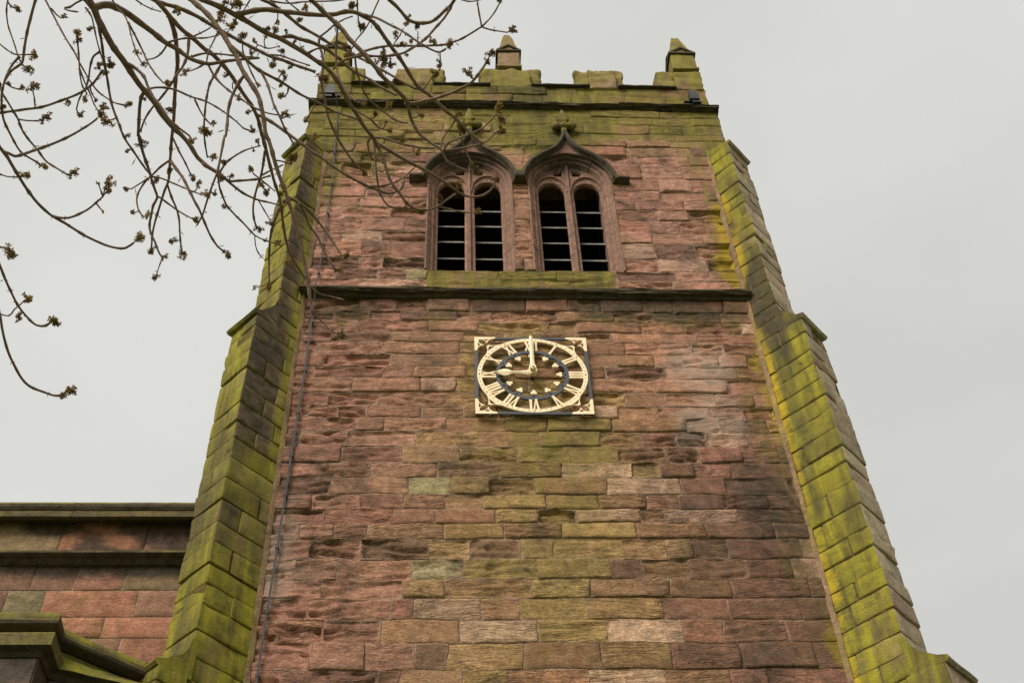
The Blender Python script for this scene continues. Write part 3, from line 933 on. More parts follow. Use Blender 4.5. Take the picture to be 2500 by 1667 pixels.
    for v in bm.verts:
        t = (v.co.z + 1) / 2
        r_ = (.082 * (1 - t ** 2.0) ** .7 * (1 + .18 * math.sin(t * 17) + .1 * math.sin(v.co.x * 9))) if t < 1 else 0
        hor = math.hypot(v.co.x, v.co.y) or 1
        v.co = Vector((cx + v.co.x / hor * r_ if hor > 1e-6 else cx, -.07 + (v.co.y / hor) * r_ * .8, fz + .25 + t * .50))
    me = bpy.data.meshes.new('finial_bud'); bm.to_mesh(me); bm.free()
    piece('finial_bud', me, 'finial', w, None, True)
    # dark inner reveal
    add('reveal_lining', box_mesh('reveal_lining', cx - .655, cx - .50, .42, .95, 16.5, 19.74), M_DARK, w)
    add('reveal_lining', box_mesh('reveal_lining', cx + .50, cx + .655, .42, .95, 16.5, 19.74), M_DARK, w)
    return w

def hood_line(n=18):
    """ogee hood from the left foot over the point to the right foot"""
    key = [(.745, 18.86), (.725, 19.02), (.66, 19.24), (.545, 19.44), (.40, 19.60), (.26, 19.72), (.15, 19.86), (.065, 20.06), (.0, 20.30)]
    pts = []
    for i in range(len(key) - 1):
        p0, p1, p2, p3 = key[max(i - 1, 0)], key[i], key[i + 1], key[min(i + 2, len(key) - 1)]
        for k in range(3):
            t = k / 3
            pts.append(tuple(.5 * (2 * p1[d] + (p2[d] - p0[d]) * t + (2 * p0[d] - 5 * p1[d] + 4 * p2[d] - p3[d]) * t * t + (3 * p1[d] - p0[d] - 3 * p2[d] + p3[d]) * t ** 3) for d in (0, 1)))
    pts.append(key[-1])
    left = [(-x, z) for x, z in pts]
    return left + [(x, z) for x, z in reversed(pts[:-1])]

belfry_window(-WC, 610)
belfry_window(WC, 640)
# the carved stop where the two hoods meet
slab('hood_stop', -.085, .085, -.15, .02, 18.86, 19.02, 'hood', upper_wall, 671, .03, .02)
slab('hood_stop', -.05, .05, -.13, .02, 19.02, 19.15, 'finial', upper_wall, 672, .03, .02)
add('belfry_back', box_mesh('belfry_back', -2.5, 2.5, 2.4, 2.45, 16.2, 21.5), M_DARK, tower)

# ------------------------------------------------------------------ diagonal buttresses, block by block
BW = .54
L1, L2, L3 = .405, .69, 1.02
R2 = 2 ** -.5
def but_colour(sg, blk):
    """the inner side of each buttress is algae from wall to arris; outer ends are barer"""
    def fn(P, N):
        x, y, z = P[:, 0], P[:, 1], P[:, 2]
        a = (sg * (x - sg * JX) - y) * R2                 # distance out from the wall
        e = (sg * (x - sg * JX) + y) * R2                 # distance across from the inner face
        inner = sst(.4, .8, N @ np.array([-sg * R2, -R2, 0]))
        n1, n2, n3 = fbm(a * 2.6 + e * 3 + blk[3], z * .8, 60 + sg), fbm(a * 4 + e * 4, z * 1.2, 66), fbm(a * 1.1 + 5, z * .8, 69)
        base = np.empty((len(P), 3)); st = np.zeros((len(P), 4))
        v = blk[0]
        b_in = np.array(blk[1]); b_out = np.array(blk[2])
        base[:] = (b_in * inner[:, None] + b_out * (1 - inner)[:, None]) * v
        if sg > 0:
            g_in = .10 + 1.15 * n1 + .22 * blk[3] + .12 * (1 - sst(14.5, 16, z))
            d_in = .80 * band(z, 15.0, 18.2, .6) * n2 + .8 * band(a, .15, .42, .1) * band(z, 12.6, 16.6, .6) * (.2 + n3) + .62 * n2 * sst(.42, .68, n3) + .2 * n2
            y_in = (.75 * band(z, 16.2, 18.7, .3) + .95 * n2 * band(z, 9.0, 16.2, .3)) * (1 - sst(.04, .2, a + .12 * (n3 - .5)))
            g_out, d_out = .22 * n1, .30 * n2
        else:
            g_in = .04 * sst(12.0, 13.2, z) + (.16 + 1.25 * n1) * (1 - sst(12.0, 13.2, z + .8 * (n3 - .5))) + .55 * (1 - sst(.1, .24, a)) * sst(12, 13, z) + .2 * blk[3]
            d_in = .75 * sst(12.0, 13.0, z) * sst(.1, .25, a) * (.55 + .5 * n2) + .85 * n2 * sst(.40, .66, n3) * (1 - sst(12.0, 13.0, z))
            y_in = 0 * z
            g_out = .16 + 1.20 * n1 + .22 * blk[3] - .25 * band(z, 10.5, 13.6, .5) * n3
            d_out = .75 * n2 * (.3 + n3) + .2 * band(z, 11.5, 14.0, .5) * n2
        st[:, 0] = g_in * inner + g_out * (1 - inner)
        st[:, 1] = d_in * inner + d_out * (1 - inner)
        st[:, 2] = y_in * inner
        st[:, 3] = .35 * (1 - inner) * n2 * (sg > 0)
        return base, np.clip(st, 0, 1.2)
    return fn

def but_to_world(V, sg):
    a, e, z = V[:, 0], V[:, 1], V[:, 2]
    return np.stack([sg * (JX + (a + e) * R2), (e - a) * R2, z], 1)

def but_mesh(name, V, F, sg, blk, smooth=True):
    me = mesh_from(name, but_to_world(np.asarray(V, float), sg), F, smooth)
    if sg < 0: me.flip_normals()
    fix_normals(me)
    set_corner_attr(me, but_colour(sg, blk))
    return me

def buttress(sg, seed):
    rb = random.Random(seed)
    bt = empty('buttress'); bt.parent = tower
    bt.location = Vector((sg * 3.5, -.2, 0)) - world_loc(tower)
    def blk():
        v = rb.uniform(.70, 1.18)
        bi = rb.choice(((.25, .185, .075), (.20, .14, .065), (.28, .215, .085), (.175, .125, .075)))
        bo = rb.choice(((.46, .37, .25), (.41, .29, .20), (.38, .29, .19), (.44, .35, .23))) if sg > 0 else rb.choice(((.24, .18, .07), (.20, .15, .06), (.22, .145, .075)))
        return (v, bi, bo, rb.uniform(-.5, .6))
    def stage(z0, z1, L, hs):
        z = z0
        flip = rb.random() < .5
        while z < z1 - .08:
            h = min(rb.uniform(*hs), z1 - z)
            if z1 - (z + h) < .14: h = z1 - z
            flip = not flip
            n = 1 if L < .5 else 2
            if L > .9: n = 3
            cuts = [-.14]
            if n == 1:
                if flip and rb.random() < .35: cuts.append(rb.uniform(.06, .16))
            elif n == 2:
                if rb.random() < .72: cuts += [rb.uniform(.10, .20), ] if flip else [rb.uniform(.26, .42)]
            else:
                cuts += [rb.uniform(.15, .3), rb.uniform(.5, .7)]
            cuts.append(L)
            for i, (a0, a1) in enumerate(zip(cuts[:-1], cuts[1:])):
                last = i == len(cuts) - 2
                splits = [(0, BW)]
                if last and rb.random() < .25:
                    q = rb.uniform(.2, .34); splits = [(0, q), (q, BW)]
                for (e0, e1) in splits:
                    g = .0035
                    V, F = round_box(a1 - a0 - 2 * g, e1 - e0 - (0 if len(splits) == 1 else g), h - 2 * g, rb.uniform(.010, .028), .09, rb.uniform(.006, .016), rb.randrange(999))
                    pr = rb.uniform(-.018, .016)
                    V = V + np.array([(a0 + a1) / 2 + (pr if last else 0), (e0 + e1) / 2 - pr * .7, z + h / 2])
                    me = but_mesh('buttress_stone', V, F, sg, blk())
                    add('buttress_stone', me, M_BUT, bt, recentre(me))
            z += h
        V = [(a, e, zz) for a in (-.1, L - .025) for e in (.022, BW - .03) for zz in (z0, z1)]
        me = mesh_from('buttress_core', but_to_world(np.array(V), sg), [(0, 1, 3, 2), (4, 6, 7, 5), (0, 4, 5, 1), (2, 3, 7, 6), (0, 2, 6, 4), (1, 5, 7, 3)])
        fix_normals(me)
        add('buttress_core', me, M_MORTAR_G, bt)
    stage(0.0, 6.3, L3, (.5, .8))
    stage(6.3, 9.28, L3, (.28, .36))
    stage(9.28, 14.96, L2, (.24, .37))
    stage(14.96, 19.70, L1, (.22, .32))
    # mortar fillet where the buttress meets the wall
    zs = np.arange(8.6, 19.75, .09); V, F = [], []
    for i, z in enumerate(zs):
        j1, j2 = [.03 * (float(vn(z * 4.1, q, seed)) - .5) + .012 * (float(vn(z * 13, q, seed)) - .5) for q in (1.5, 7.5)]
        for (x, y) in ((JX - .036 + j1, -.004), (JX - .010, -.022 + j2 * .5), (JX + .016 + j2, -.034 + j2), (JX + .06, .06), (JX - .05, .06)): V.append((sg * x, y, z))
        if i:
            for k in range(5): F.append(((i - 1) * 5 + k, (i - 1) * 5 + (k + 1) % 5, i * 5 + (k + 1) % 5, i * 5 + k))
    F.append(tuple(range(5))); F.append(tuple((len(zs) - 1) * 5 + k for k in range(5)))
    me = mesh_from('mortar_fillet', V, F); fix_normals(me)
    set_corner_attr(me, lambda P, N: (np.array([[.27, .17, .10]]) * (.7 + .6 * fbm(P[:, 2] * 2, P[:, 2] * 0, 5))[:, None],
                                      np.stack([.45 * fbm(P[:, 2] * 1.3, P[:, 0] * 0, 8), .4 * fbm(P[:, 2] * 2.3, P[:, 0] * 0, 9), (.42 * fbm(P[:, 2] * 1.1, P[:, 0] * 0, 12) if sg > 0 else 0 * P[:, 2]), .2 + 0 * P[:, 2]], -1)))
    add('mortar_fillet', me, M_TRIM, bt, recentre(me))
    # weathered set-offs: a concave slope with a drip edge
    def setoff(Lo, Li, z, top):
        o = .045
        prof = [(Li - .06, top), (Li + .012, top - .02), (Li + .03, top - .14), (Li + .10, top - .25), (Lo - .06, z + .075), (Lo + o, z + .03), (Lo + o + .008, z), (Lo + o - .02, z - .035), (Lo - .03, z - .03), (Li - .06, z - .03)]
        es = [-.003, .12, .27, .42, BW + .03]
        V = []
        for e in es:
            for (a, zz) in prof:
                j = .012 * (float(vn(a * 9 + e * 7, zz * 8, seed)) - .5)
                V.append((a + j, e, zz + j))
        n = len(prof); F = []
        for i in range(len(es) - 1):
            for k in range(n):
                F.append((i * n + k, i * n + (k + 1) % n, (i + 1) * n + (k + 1) % n, (i + 1) * n + k))
        F.append(tuple(range(n))); F.append(tuple((len(es) - 1) * n + k for k in range(n)))
        me = but_mesh('set_off', V, F, sg, blk(), False)
        add('set_off', me, M_BUT, bt, recentre(me))
    setoff(L3, L2, 9.28, 9.74)
    setoff(L2, L1, 14.97, 15.46)
    setoff(L1, -.05, 19.71, 20.10)
    return bt
buttress(-1, 71)
buttress(1, 72)

# ------------------------------------------------------------------ the church building beside the tower
aisle = empty('church_aisle', (-6.5, 3.0, 0))
tag(aisle, 'lower pinkish ashlar church wall with moulded parapet, left of the tower', 'church wall')
AY = .04
add('wall_core', box_mesh('wall_core', -11.0, -3.55, AY + .10, 6.0, 0, 11.72), M_PALEJOINT, aisle)
ra = random.Random(9)
def aisle_stain(x, z):
    n1, n2 = fbm(x * 1.2, z * 1.6, 101), fbm(x * 2.6, z * 3.0, 105)
    d = .95 * band(z, 11.15, 11.75, .03) * sst(.35, .62, fbm(x * 1.6, z * 2.2, 107)) + .95 * sst(10.80, 11.10, z) * (1 - sst(11.12, 11.16, z)) * sst(-.5, .4, x + 5.0 + 1.2 * n1) * .9 + .35 * n2 * n1
    g = .35 * sst(10.9, 10.2, z) * n1 + .25 * (n2 > .6) * n2
    return np.stack([np.clip(t, 0, 1) for t in (g, d, 0 * x, .2 * n2)], -1)
AC = [((11.20, 11.76), (-10, -8.6, -7.5, -6.4, -5.43, -4.48, -3.6)), ((10.77, 11.115), (-10, -8.9, -8, -7.1, -6.3, -5.6, -5.14, -4.61, -3.6)),
      ((10.41, 10.77), (-10, -9.1, -8.2, -7.3, -6.6, -5.81, -5.41, -4.42, -3.6)), ((10.136, 10.41), (-10, -9, -8, -7, -6.3, -5.4, -4.71, -3.6)),
      ((9.82, 10.136), (-10, -9.2, -8.4, -7.5, -6.5, -5.3, -4.49, -3.6)), ((9.5, 9.82), (-10, -9, -8, -7, -6, -5.0, -4.3, -3.6)), ((9.15, 9.5), (-10, -8.8, -7.7, -6.6, -5.6, -4.7, -3.6))]
for (z0, z1), xs in AC:
    for a, c in zip(xs[:-1], xs[1:]):
        bs = ra.choice(((.29, .14, .092), (.275, .145, .09), (.24, .165, .088), (.28, .125, .08), (.24, .13, .085)))
        if abs(a + 5.41) < .02 or abs(a + 4.71) < .02: bs = (.33, .148, .088)
        if abs(a + 5.81) < .02: bs = (.21, .165, .085)
        v = ra.uniform(1.02, 1.24)
        me = wall_stone(a, c, z0, z1, ra, tuple(t * v for t in bs), aisle_stain, y0=AY, ero=.06, cell=.12, warp=False, crisp=True)
        add('ashlar_block', me, M_ASH, aisle, recentre(me))
def long_row(name, prof, kind, parent, xs, jit=.003, seed=1):
    for i, (a, c) in enumerate(zip(xs[:-1], xs[1:])):
        n = max(4, int((c - a) / .12))
        me = extrude_profile(name, prof, [(a + .002 + (c - a - .004) * k / n, 0, 0) for k in range(n + 1)], jitter=jit, seed=seed + i)
        piece(name, me, kind, parent)
roll = [(-.05 + .075 * math.cos(t), 11.875 + .075 * math.sin(t)) for t in np.linspace(math.pi * .5, math.pi * 1.42, 7)]
long_row('coping', [(.40, 11.96)] + roll + [(-.065, 11.80), (-.135, 11.765), (-.14, 11.68), (-.10, 11.668), (-.07, 11.69), (-.03, 11.745), (AY + .02, 11.752), (.40, 11.75)], 'aisle_coping', aisle, [-10, -8.3, -6.9, -5.32, -3.7], seed=700)
long_row('string_course', [(AY + .03, 11.27), (-.05, 11.235), (-.10, 11.215), (-.125, 11.195), (-.125, 11.165), (-.085, 11.15), (-.045, 11.145), (-.02, 11.115), (.0, 11.095), (AY + .03, 11.09)], 'aisle_coping', aisle, [-10, -8.0, -6.1, -4.95, -3.7], seed=720)
add('roof', box_mesh('roof', -11, -3.6, .42, 6.0, 11.70, 11.90), M_ROOF, aisle)

# ------------------------------------------------------------------ the low angled bay in the corner
bay = empty('corner_bay', (-5.0, -1.0, 0))
tag(bay, 'low angled stone bay with mossy rolled coping in front of the church wall', 'stone bay')
def offset_poly(pts, d):
    """shift an open plan line to its left by d with mitred corners"""
    out = []
    nrm = []
    for (x0, y0), (x1, y1) in zip(pts[:-1], pts[1:]):
        l = math.hypot(x1 - x0, y1 - y0); nrm.append((-(y1 - y0) / l, (x1 - x0) / l))
    for i, (x, y) in enumerate(pts):
        if i == 0: n, k = nrm[0], 1
        elif i == len(pts) - 1: n, k = nrm[-1], 1
        else:
            a, c = nrm[i - 1], nrm[i]
            n = (a[0] + c[0], a[1] + c[1]); l = math.hypot(*n); n = (n[0] / l, n[1] / l)
            k = 1 / max(.35, n[0] * a[0] + n[1] * a[1])
        out.append((x + n[0] * d * k, y + n[1] * d * k))
    return out
cop = [(-8.5, -1.35), (-4.72, -1.345), (-4.73, -1.12), (-3.45, -.12)]
fas = [(-8.5, -1.57), (-4.60, -1.55), (-4.60, -1.11), (-3.50, -.545)]
fbt = [(-8.5, -1.56), (-4.605, -1.555), (-4.60, -1.20), (-3.60, -.785)]
def dens(pts, m=(8, 2, 8)):
    out = []
    for (a, c), n in zip(zip(pts[:-1], pts[1:]), m):
        out += [(a[0] + (c[0] - a[0]) * k / n, a[1] + (c[1] - a[1]) * k / n) for k in range(n)]
    return out + [pts[-1]]
def loft(name, rows, kind, parent, mat=None, jit=.004, seed=0, close=False):
    vs, fs = [], []
    n = None
    for ri, (pl, z) in enumerate(rows):
        pl = dens(pl); n = len(pl)
        for k, (x, y) in enumerate(pl):
            j = jit * (float(vn(x * 6 + ri * 3, y * 6 + ri, seed)) - .5) * 2
            vs.append((x + j, y - j, z + j))
    R = len(rows)
    for r_ in range(R - 1 + (1 if close else 0)):
        for k in range(n - 1):
            a, c = r_ * n + k, ((r_ + 1) % R) * n + k
            fs.append((a, a + 1, c + 1, c))
    if close:
        fs.append(tuple(r_ * n for r_ in range(R))); fs.append(tuple(r_ * n + n - 1 for r_ in range(R)))
    me = mesh_from(name, vs, fs); fix_normals(me)
    return piece(name, me, kind, parent, mat)
rows = [(offset_poly(cop, .30), 9.36), (offset_poly(cop, .02), 9.37)]
for t in np.linspace(.25, 1.35, 6):
    rows.append((offset_poly(cop, .0 - .075 * math.sin(t * math.pi / 1.35 * .8)), 9.285 + .085 * math.cos(t * math.pi / 1.35)))
rows += [(offset_poly(cop, .03), 9.18), (offset_poly(cop, .30), 9.17)]
loft('coping', rows, 'porch', bay, close=True, seed=3)
loft('weathering', [(offset_poly(cop, .04), 9.165), (offset_poly(cop, .02), 9.12), (fas, 9.0), (offset_poly(fas, -.004), 8.985), (fbt, 8.86), (offset_poly(fbt, .07), 8.845), (offset_poly(fbt, .10), 8.80), (offset_poly(fbt, .40), 8.80), (offset_poly(cop, .32), 9.165)], 'porch', bay, close=True, seed=5)
bw = offset_poly(fbt, .11)
loft('wall', [(offset_poly(bw, .30), 8.79), (bw, 8.79), (bw, 0.0), (offset_poly(bw, .30), 0.0)], 'porch_wall', bay, close=True, seed=7, jit=.0)
add('roof', mesh_from('roof', [(x, y, 9.1) for x, y in offset_poly(cop, .2)] + [(-3.5, AY, 9.3), (-8.5, AY, 9.3)], [(0, 1, 2, 3, 4, 5)]), M_ROOF, bay)
rp = random.Random(3)
zc = 8.79
for h in (.36, .34, .40, .36):
    xs = [-6.6, -5.75 + rp.uniform(-.2, .2), -5.25 + rp.uniform(-.15, .15), bw[1][0] - .006]
    for a, c in zip(xs[:-1], xs[1:]):
        slab('bay_stone', a + .004, c - .004, bw[1][1] - .018, bw[1][1] + .12, zc - h + .004, zc - .004, 'porch_wall', bay, rp.randrange(999), .012, .008, .12)
    # blocks on the canted side
    (x0, y0), (x1, y1) = bw[2], bw[3]
    l = math.hypot(x1 - x0, y1 - y0); ux, uy = (x1 - x0) / l, (y1 - y0) / l
    t = .006
    while t < l - .1:
        w_ = min(rp.uniform(.3, .5), l - t)
        V, F = round_box(w_ - .008, .12, h - .008, .012, .12, .008, rp.randrange(999))
        V = np.stack([x0 + ux * (t + w_ / 2 + V[:, 0]) - uy * (V[:, 1] + .04), y0 + uy * (t + w_ / 2 + V[:, 0]) + ux * (V[:, 1] + .04), zc - h / 2 + V[:, 2]], 1)
        me = mesh_from('bay_stone', V, F, True); fix_normals(me)
        piece('bay_stone', me, 'porch_wall', bay)
        t += w_
    zc -= h

# ------------------------------------------------------------------ the clock
CZ = 14.212
clock = empty('wall_clock', (0, -.05, CZ))
tag(clock, 'square skeleton church clock with gilded roman numerals and slate blue rings, reading nine', 'clock')
def prism(name, lp, depth, y0, mat, parent):
    """flat plate with its outline in the wall plane; y0 is the back, front at y0 - depth"""
    n = len(lp)
    vs = [(x, y0 - depth, z + CZ) for x, z in lp] + [(x, y0, z + CZ) for x, z in lp]
    fs = [tuple(range(n)), tuple(range(2 * n - 1, n - 1, -1))] + [(i, i + n, (i + 1) % n + n, (i + 1) % n) for i in range(n)]
    me = mesh_from(name, vs, fs); fix_normals(me)
    return add(name, me, mat, parent, recentre(me))
DY = -.055
H = .75
# frame: four slate bars
for lp in ([(-H, H), (H, H), (H, H - .042), (-H, H - .042)], [(-H, -H), (H, -H), (H, -H + .042), (-H, -H + .042)],
           [(-H, -H + .042), (-H, H - .042), (-H + .042, H - .042), (-H + .042, -H + .042)], [(H, -H + .042), (H, H - .042), (H - .042, H - .042), (H - .042, -H + .042)]):
    prism('frame_bar', lp, .022, DY, M_IRON, clock)
def qarc(p0, p1, ctrl, n=7):
    return [((1 - t) ** 2 * p0[0] + 2 * t * (1 - t) * ctrl[0] + t * t * p1[0], (1 - t) ** 2 * p0[1] + 2 * t * (1 - t) * ctrl[1] + t * t * p1[1]) for t in [k / n for k in range(n + 1)]]
# gilded corners: an L with two pierced cusps, and the answering cusp on the ring
for sx in (-1, 1):
    for sz in (-1, 1):
        half = [(0, 0), (.28, 0), (.28, .028)] + qarc((.262, .040), (.168, .125), (.185, .045)) + qarc((.160, .125), (.052, .058), (.140, .045))
        mirror = [(b_, a_) for (a_, b_) in reversed(half[1:])]
        lp = half + mirror
        hole = [(.115, .045), (.155, .085), (.20, .045)]
        hole2 = [(b_, a_) for a_, b_ in hole]
        me = curve_mesh('corner_ornament', [[(sx * (H - a_), sz * (H - b_)) for a_, b_ in q] for q in (lp, hole, hole2)], .03, .003)
        co = np.array([v.co[:] for v in me.vertices]) + np.array([0, DY + .002, CZ])
        me.vertices.foreach_set('co', co.astype(np.float32).ravel()); me.update()
        add('corner_ornament', me, M_GOLD, clock, recentre(me))
        R = .712
        def pr(r_, deg): return (r_ * math.sin(math.radians(deg)), r_ * math.cos(math.radians(deg)))
        t0, t1 = pr(.815, 43.5), pr(.815, 46.5)
        lp = qarc(pr(R, 26), t0, pr(.733, 41)) + qarc(t1, pr(R, 64), pr(.733, 49)) + [pr(R - .012, d) for d in range(62, 27, -4)]
        hole = [pr(.742, 39), pr(.785, 45), pr(.742, 51)]
        me = curve_mesh('ring_cusp', [[(sx * a_, sz * b_) for a_, b_ in q] for q in (lp, hole)], .026, .003)
        co = np.array([v.co[:] for v in me.vertices]) + np.array([0, DY + .001, CZ])
        me.vertices.foreach_set('co', co.astype(np.float32).ravel()); me.update()
        add('ring_cusp', me, M_GOLD, clock, recentre(me))
# minute ring with a pierced lozenge for every minute
def minute_ring(r0, r1, y0, dep):
    vs, fs = [], []
    def P_(r_, th, y): return (r_ * math.sin(th), y, r_ * math.cos(th) + CZ)
    for k in range(60):
        ta, tb = (k - .5) / 60 * 2 * math.pi, (k + .5) / 60 * 2 * math.pi
        tm, rm = k / 60 * 2 * math.pi, (r0 + r1) / 2
        big = 1.5 if k % 5 == 0 else 1.0
        for y in (y0 - dep, y0):
            i0 = len(vs)
            vs += [P_(r0, ta, y), P_(r1, ta, y), P_(r1, tm, y), P_(r1, tb, y), P_(r0, tb, y), P_(r0, tm, y)]
            vs += [P_(rm, tm - .013 * big / rm, y), P_(rm + .010 * big, tm, y), P_(rm, tm + .013 * big / rm, y), P_(rm - .010 * big, tm, y)]
            f = [(0, 1, 6), (1, 2, 7), (1, 7, 6), (2, 3, 7), (3, 8, 7), (3, 4, 8), (4, 5, 9), (4, 9, 8), (5, 0, 9), (0, 6, 9)]
            fs += [tuple(i0 + q for q in t) for t in f]
        a = len(vs) - 20
        for (u, w_) in ((1, 2), (2, 3), (4, 5), (5, 0), (6, 7), (7, 8), (8, 9), (9, 6)):
            fs.append((a + u, a + w_, a + 10 + w_, a + 10 + u))
    me = mesh_from('minute_ring', vs, fs)
    bm = bmesh.new(); bm.from_mesh(me); bmesh.ops.remove_doubles(bm, verts=bm.verts, dist=1e-5); bmesh.ops.recalc_face_normals(bm, faces=bm.faces); bm.to_mesh(me); bm.free()
    return add('minute_ring', me, M_GOLD, clock, recentre(me))
minute_ring(.664, .720, DY, .026)
# inner slate ring, cusped inwards at each hour
loops = [[(.482 * math.sin(t), .482 * math.cos(t)) for t in np.linspace(0, 2 * math.pi, 97)[:-1]]]
inner_l = []
for k in range(12):
    c0 = k * 30
    for d, r_ in ((-15, .434), (-11, .430), (-8, .422), (-5.5, .408), (-3, .390), (-1.2, .376), (1.2, .376), (3, .390), (5.5, .408), (8, .422), (11, .430)):
        t = math.radians(c0 + d); inner_l.append((r_ * math.sin(t), r_ * math.cos(t)))
loops.append(inner_l)
for k in range(12):
    loops.append([(r_ * math.sin(math.radians(k * 30 + d)), r_ * math.cos(math.radians(k * 30 + d))) for d, r_ in ((-3.0, .442), (3.0, .442), (0, .412))])
me = curve_mesh('inner_ring', loops, .022, .002)
co = np.array([v.co[:] for v in me.vertices]) + np.array([0, DY, CZ])
me.vertices.foreach_set('co', co.astype(np.float32).ravel()); me.update()
add('inner_ring', me, M_IRON, clock, recentre(me))
for k in range(12):                                       # gilded trefoils
    th = k * math.pi / 6
    cxy = (.352 * math.sin(th), .352 * math.cos(th))
    lp = []
    for q in range(36):
        a = q / 36 * 2 * math.pi
        r_ = .021 + .024 * abs(math.cos(1.5 * a)) ** .8
        lx, lz = r_ * math.sin(a + math.pi), r_ * math.cos(a + math.pi)
        lp.append((cxy[0] + lx * math.cos(th) + lz * math.sin(th), cxy[1] - lx * math.sin(th) + lz * math.cos(th)))
    prism('trefoil', lp, .03, DY, M_GOLD, clock)
NUM = ['XII', 'I', 'II', 'III', 'IV', 'V', 'VI', 'VII', 'VIII', 'IX', 'X', 'XI']
RI, RO = .474, .672
def stroke(t0, r0, t1, r1, w_):
    """a stroke with flared ends between two (tangent, radius) points"""
    dx, dz = t1 - t0, r1 - r0; l = math.hypot(dx, dz); nx, nz = -dz / l, dx / l
    q = []
    for s, wd in ((0, 1.35), (.10, 1.05), (.3, .85), (.7, .85), (.9, 1.05), (1, 1.35)): q.append((t0 + dx * s + nx * w_ * wd / 2, r0 + dz * s + nz * w_ * wd / 2))
    for s, wd in ((1, 1.35), (.9, 1.05), (.7, .85), (.3, .85), (.10, 1.05), (0, 1.35)): q.append((t0 + dx * s - nx * w_ * wd / 2, r0 + dz * s - nz * w_ * wd / 2))
    return q
for k, s in enumerate(NUM):
    th = k * math.pi / 6
    W_ = dict(I=.046, V=.092, X=.092)
    tot = sum(W_[c] for c in s)
    t = -tot / 2
    strokes = []
    for c in s:
        m_ = t + W_[c] / 2
        if c == 'I': strokes.append(stroke(m_, RI, m_, RO, .033))
        if c == 'V': strokes += [stroke(m_ - .030, RO, m_ + .002, RI, .029), stroke(m_ + .032, RO, m_ + .002, RI, .019)]
        if c == 'X': strokes += [stroke(m_ - .030, RO, m_ + .030, RI, .029), stroke(m_ + .032, RO, m_ - .030, RI, .018)]
        t += W_[c]
    vs, fs = [], []
    for si, lp in enumerate(strokes):
        n = len(lp); i0 = len(vs)
        P2 = [(r_ * math.sin(th) + q * math.cos(th), r_ * math.cos(th) - q * math.sin(th)) for q, r_ in lp]
        dep = .024 - .0013 * (si % 3)
        vs += [(x, DY - dep, z + CZ) for x, z in P2] + [(x, DY - .001, z + CZ) for x, z in P2]
        h2 = n // 2
        for i in range(h2 - 1):
            fs.append((i0 + i, i0 + i + 1, i0 + n - 2 - i, i0 + n - 1 - i)); fs.append((i0 + n + i, i0 + n + n - 1 - i, i0 + n + n - 2 - i, i0 + n + i + 1))
        fs += [(i0 + i, i0 + i + n, i0 + (i + 1) % n + n, i0 + (i + 1) % n) for i in range(n)]
    me = mesh_from('numeral', vs, fs); fix_normals(me)
    add('numeral', me, M_GOLD, clock, recentre(me))
def hand(name, prof, y, ridge, ang):
    """prof: (distance from the centre, half width); a low ridge runs down the middle"""
    vs, fs = [], []
    for s, w_ in prof:
        for q, yy in ((-w_, y), (-w_, y - .008), (0, y - .008 - ridge), (w_, y - .008), (w_, y)):
            vs.append((q * math.cos(ang) + s * math.sin(ang), yy, -q * math.sin(ang) + s * math.cos(ang) + CZ))
    n = len(prof)
    for i in range(n - 1):
        for k in range(5):
            fs.append((i * 5 + k, i * 5 + (k + 1) % 5, (i + 1) * 5 + (k + 1) % 5, (i + 1) * 5 + k))
    fs.append(tuple(range(5))); fs.append(tuple((n - 1) * 5 + k for k in range(5)))
    me = mesh_from(name, vs, fs); fix_normals(me)
    return add(name, me, M_GOLD, clock, recentre(me))
hand('minute_hand', [(-.055, .03), (-.03, .052), (0, .058), (.04, .05), (.075, .046), (.085, .036), (.105, .040), (.125, .030), (.25, .025), (.45, .025), (.55, .028), (.66, .023), (.69, .019), (.705, .008)], DY - .085, .010, 0)
hand('hour_hand', [(-.05, .03), (-.02, .048), (.03, .052), (.05, .042), (.07, .045), (.09, .033), (.11, .037), (.16, .026), (.25, .025), (.28, .030), (.30, .048), (.33, .058), (.365, .064), (.40, .055), (.44, .034), (.47, .018), (.498, .004)], DY - .055, .014, -math.pi / 2)
def disc(name, r_, y0, y1, mat, parent, cx=0.0, cz=CZ, n=24):
    vs = [(cx + r_ * math.cos(t), y, cz + r_ * math.sin(t)) for y in (y0, y1) for t in [2 * math.pi * k / n for k in range(n)]]
    fs = [tuple(range(n)), tuple(range(2 * n - 1, n - 1, -1))] + [(k, (k + 1) % n, (k + 1) % n + n, k + n) for k in range(n)]
    me = mesh_from(name, vs, fs); fix_normals(me)
    return add(name, me, mat, parent, recentre(me))
disc('hub', .040, DY - .165, DY - .02, M_GOLD, clock)
disc('hub_nut', .018, DY - .185, DY - .165, M_GOLD, clock, n=6)
disc('arbor', .022, DY - .02, .02, M_IRON, clock)
for (x, z) in ((-.66, .765), (.58, .765), (-.57, -.762), (.60, -.762)):     # fixing lugs into the wall
    slab_v, slab_f = round_box(.022, .022, .03, .004, .05, 0, 1)
    me = mesh_from('fixing_lug', slab_v + np.array([x, DY - .008, CZ + z]), slab_f)
    add('fixing_lug', me, M_IRON, clock, recentre(me))

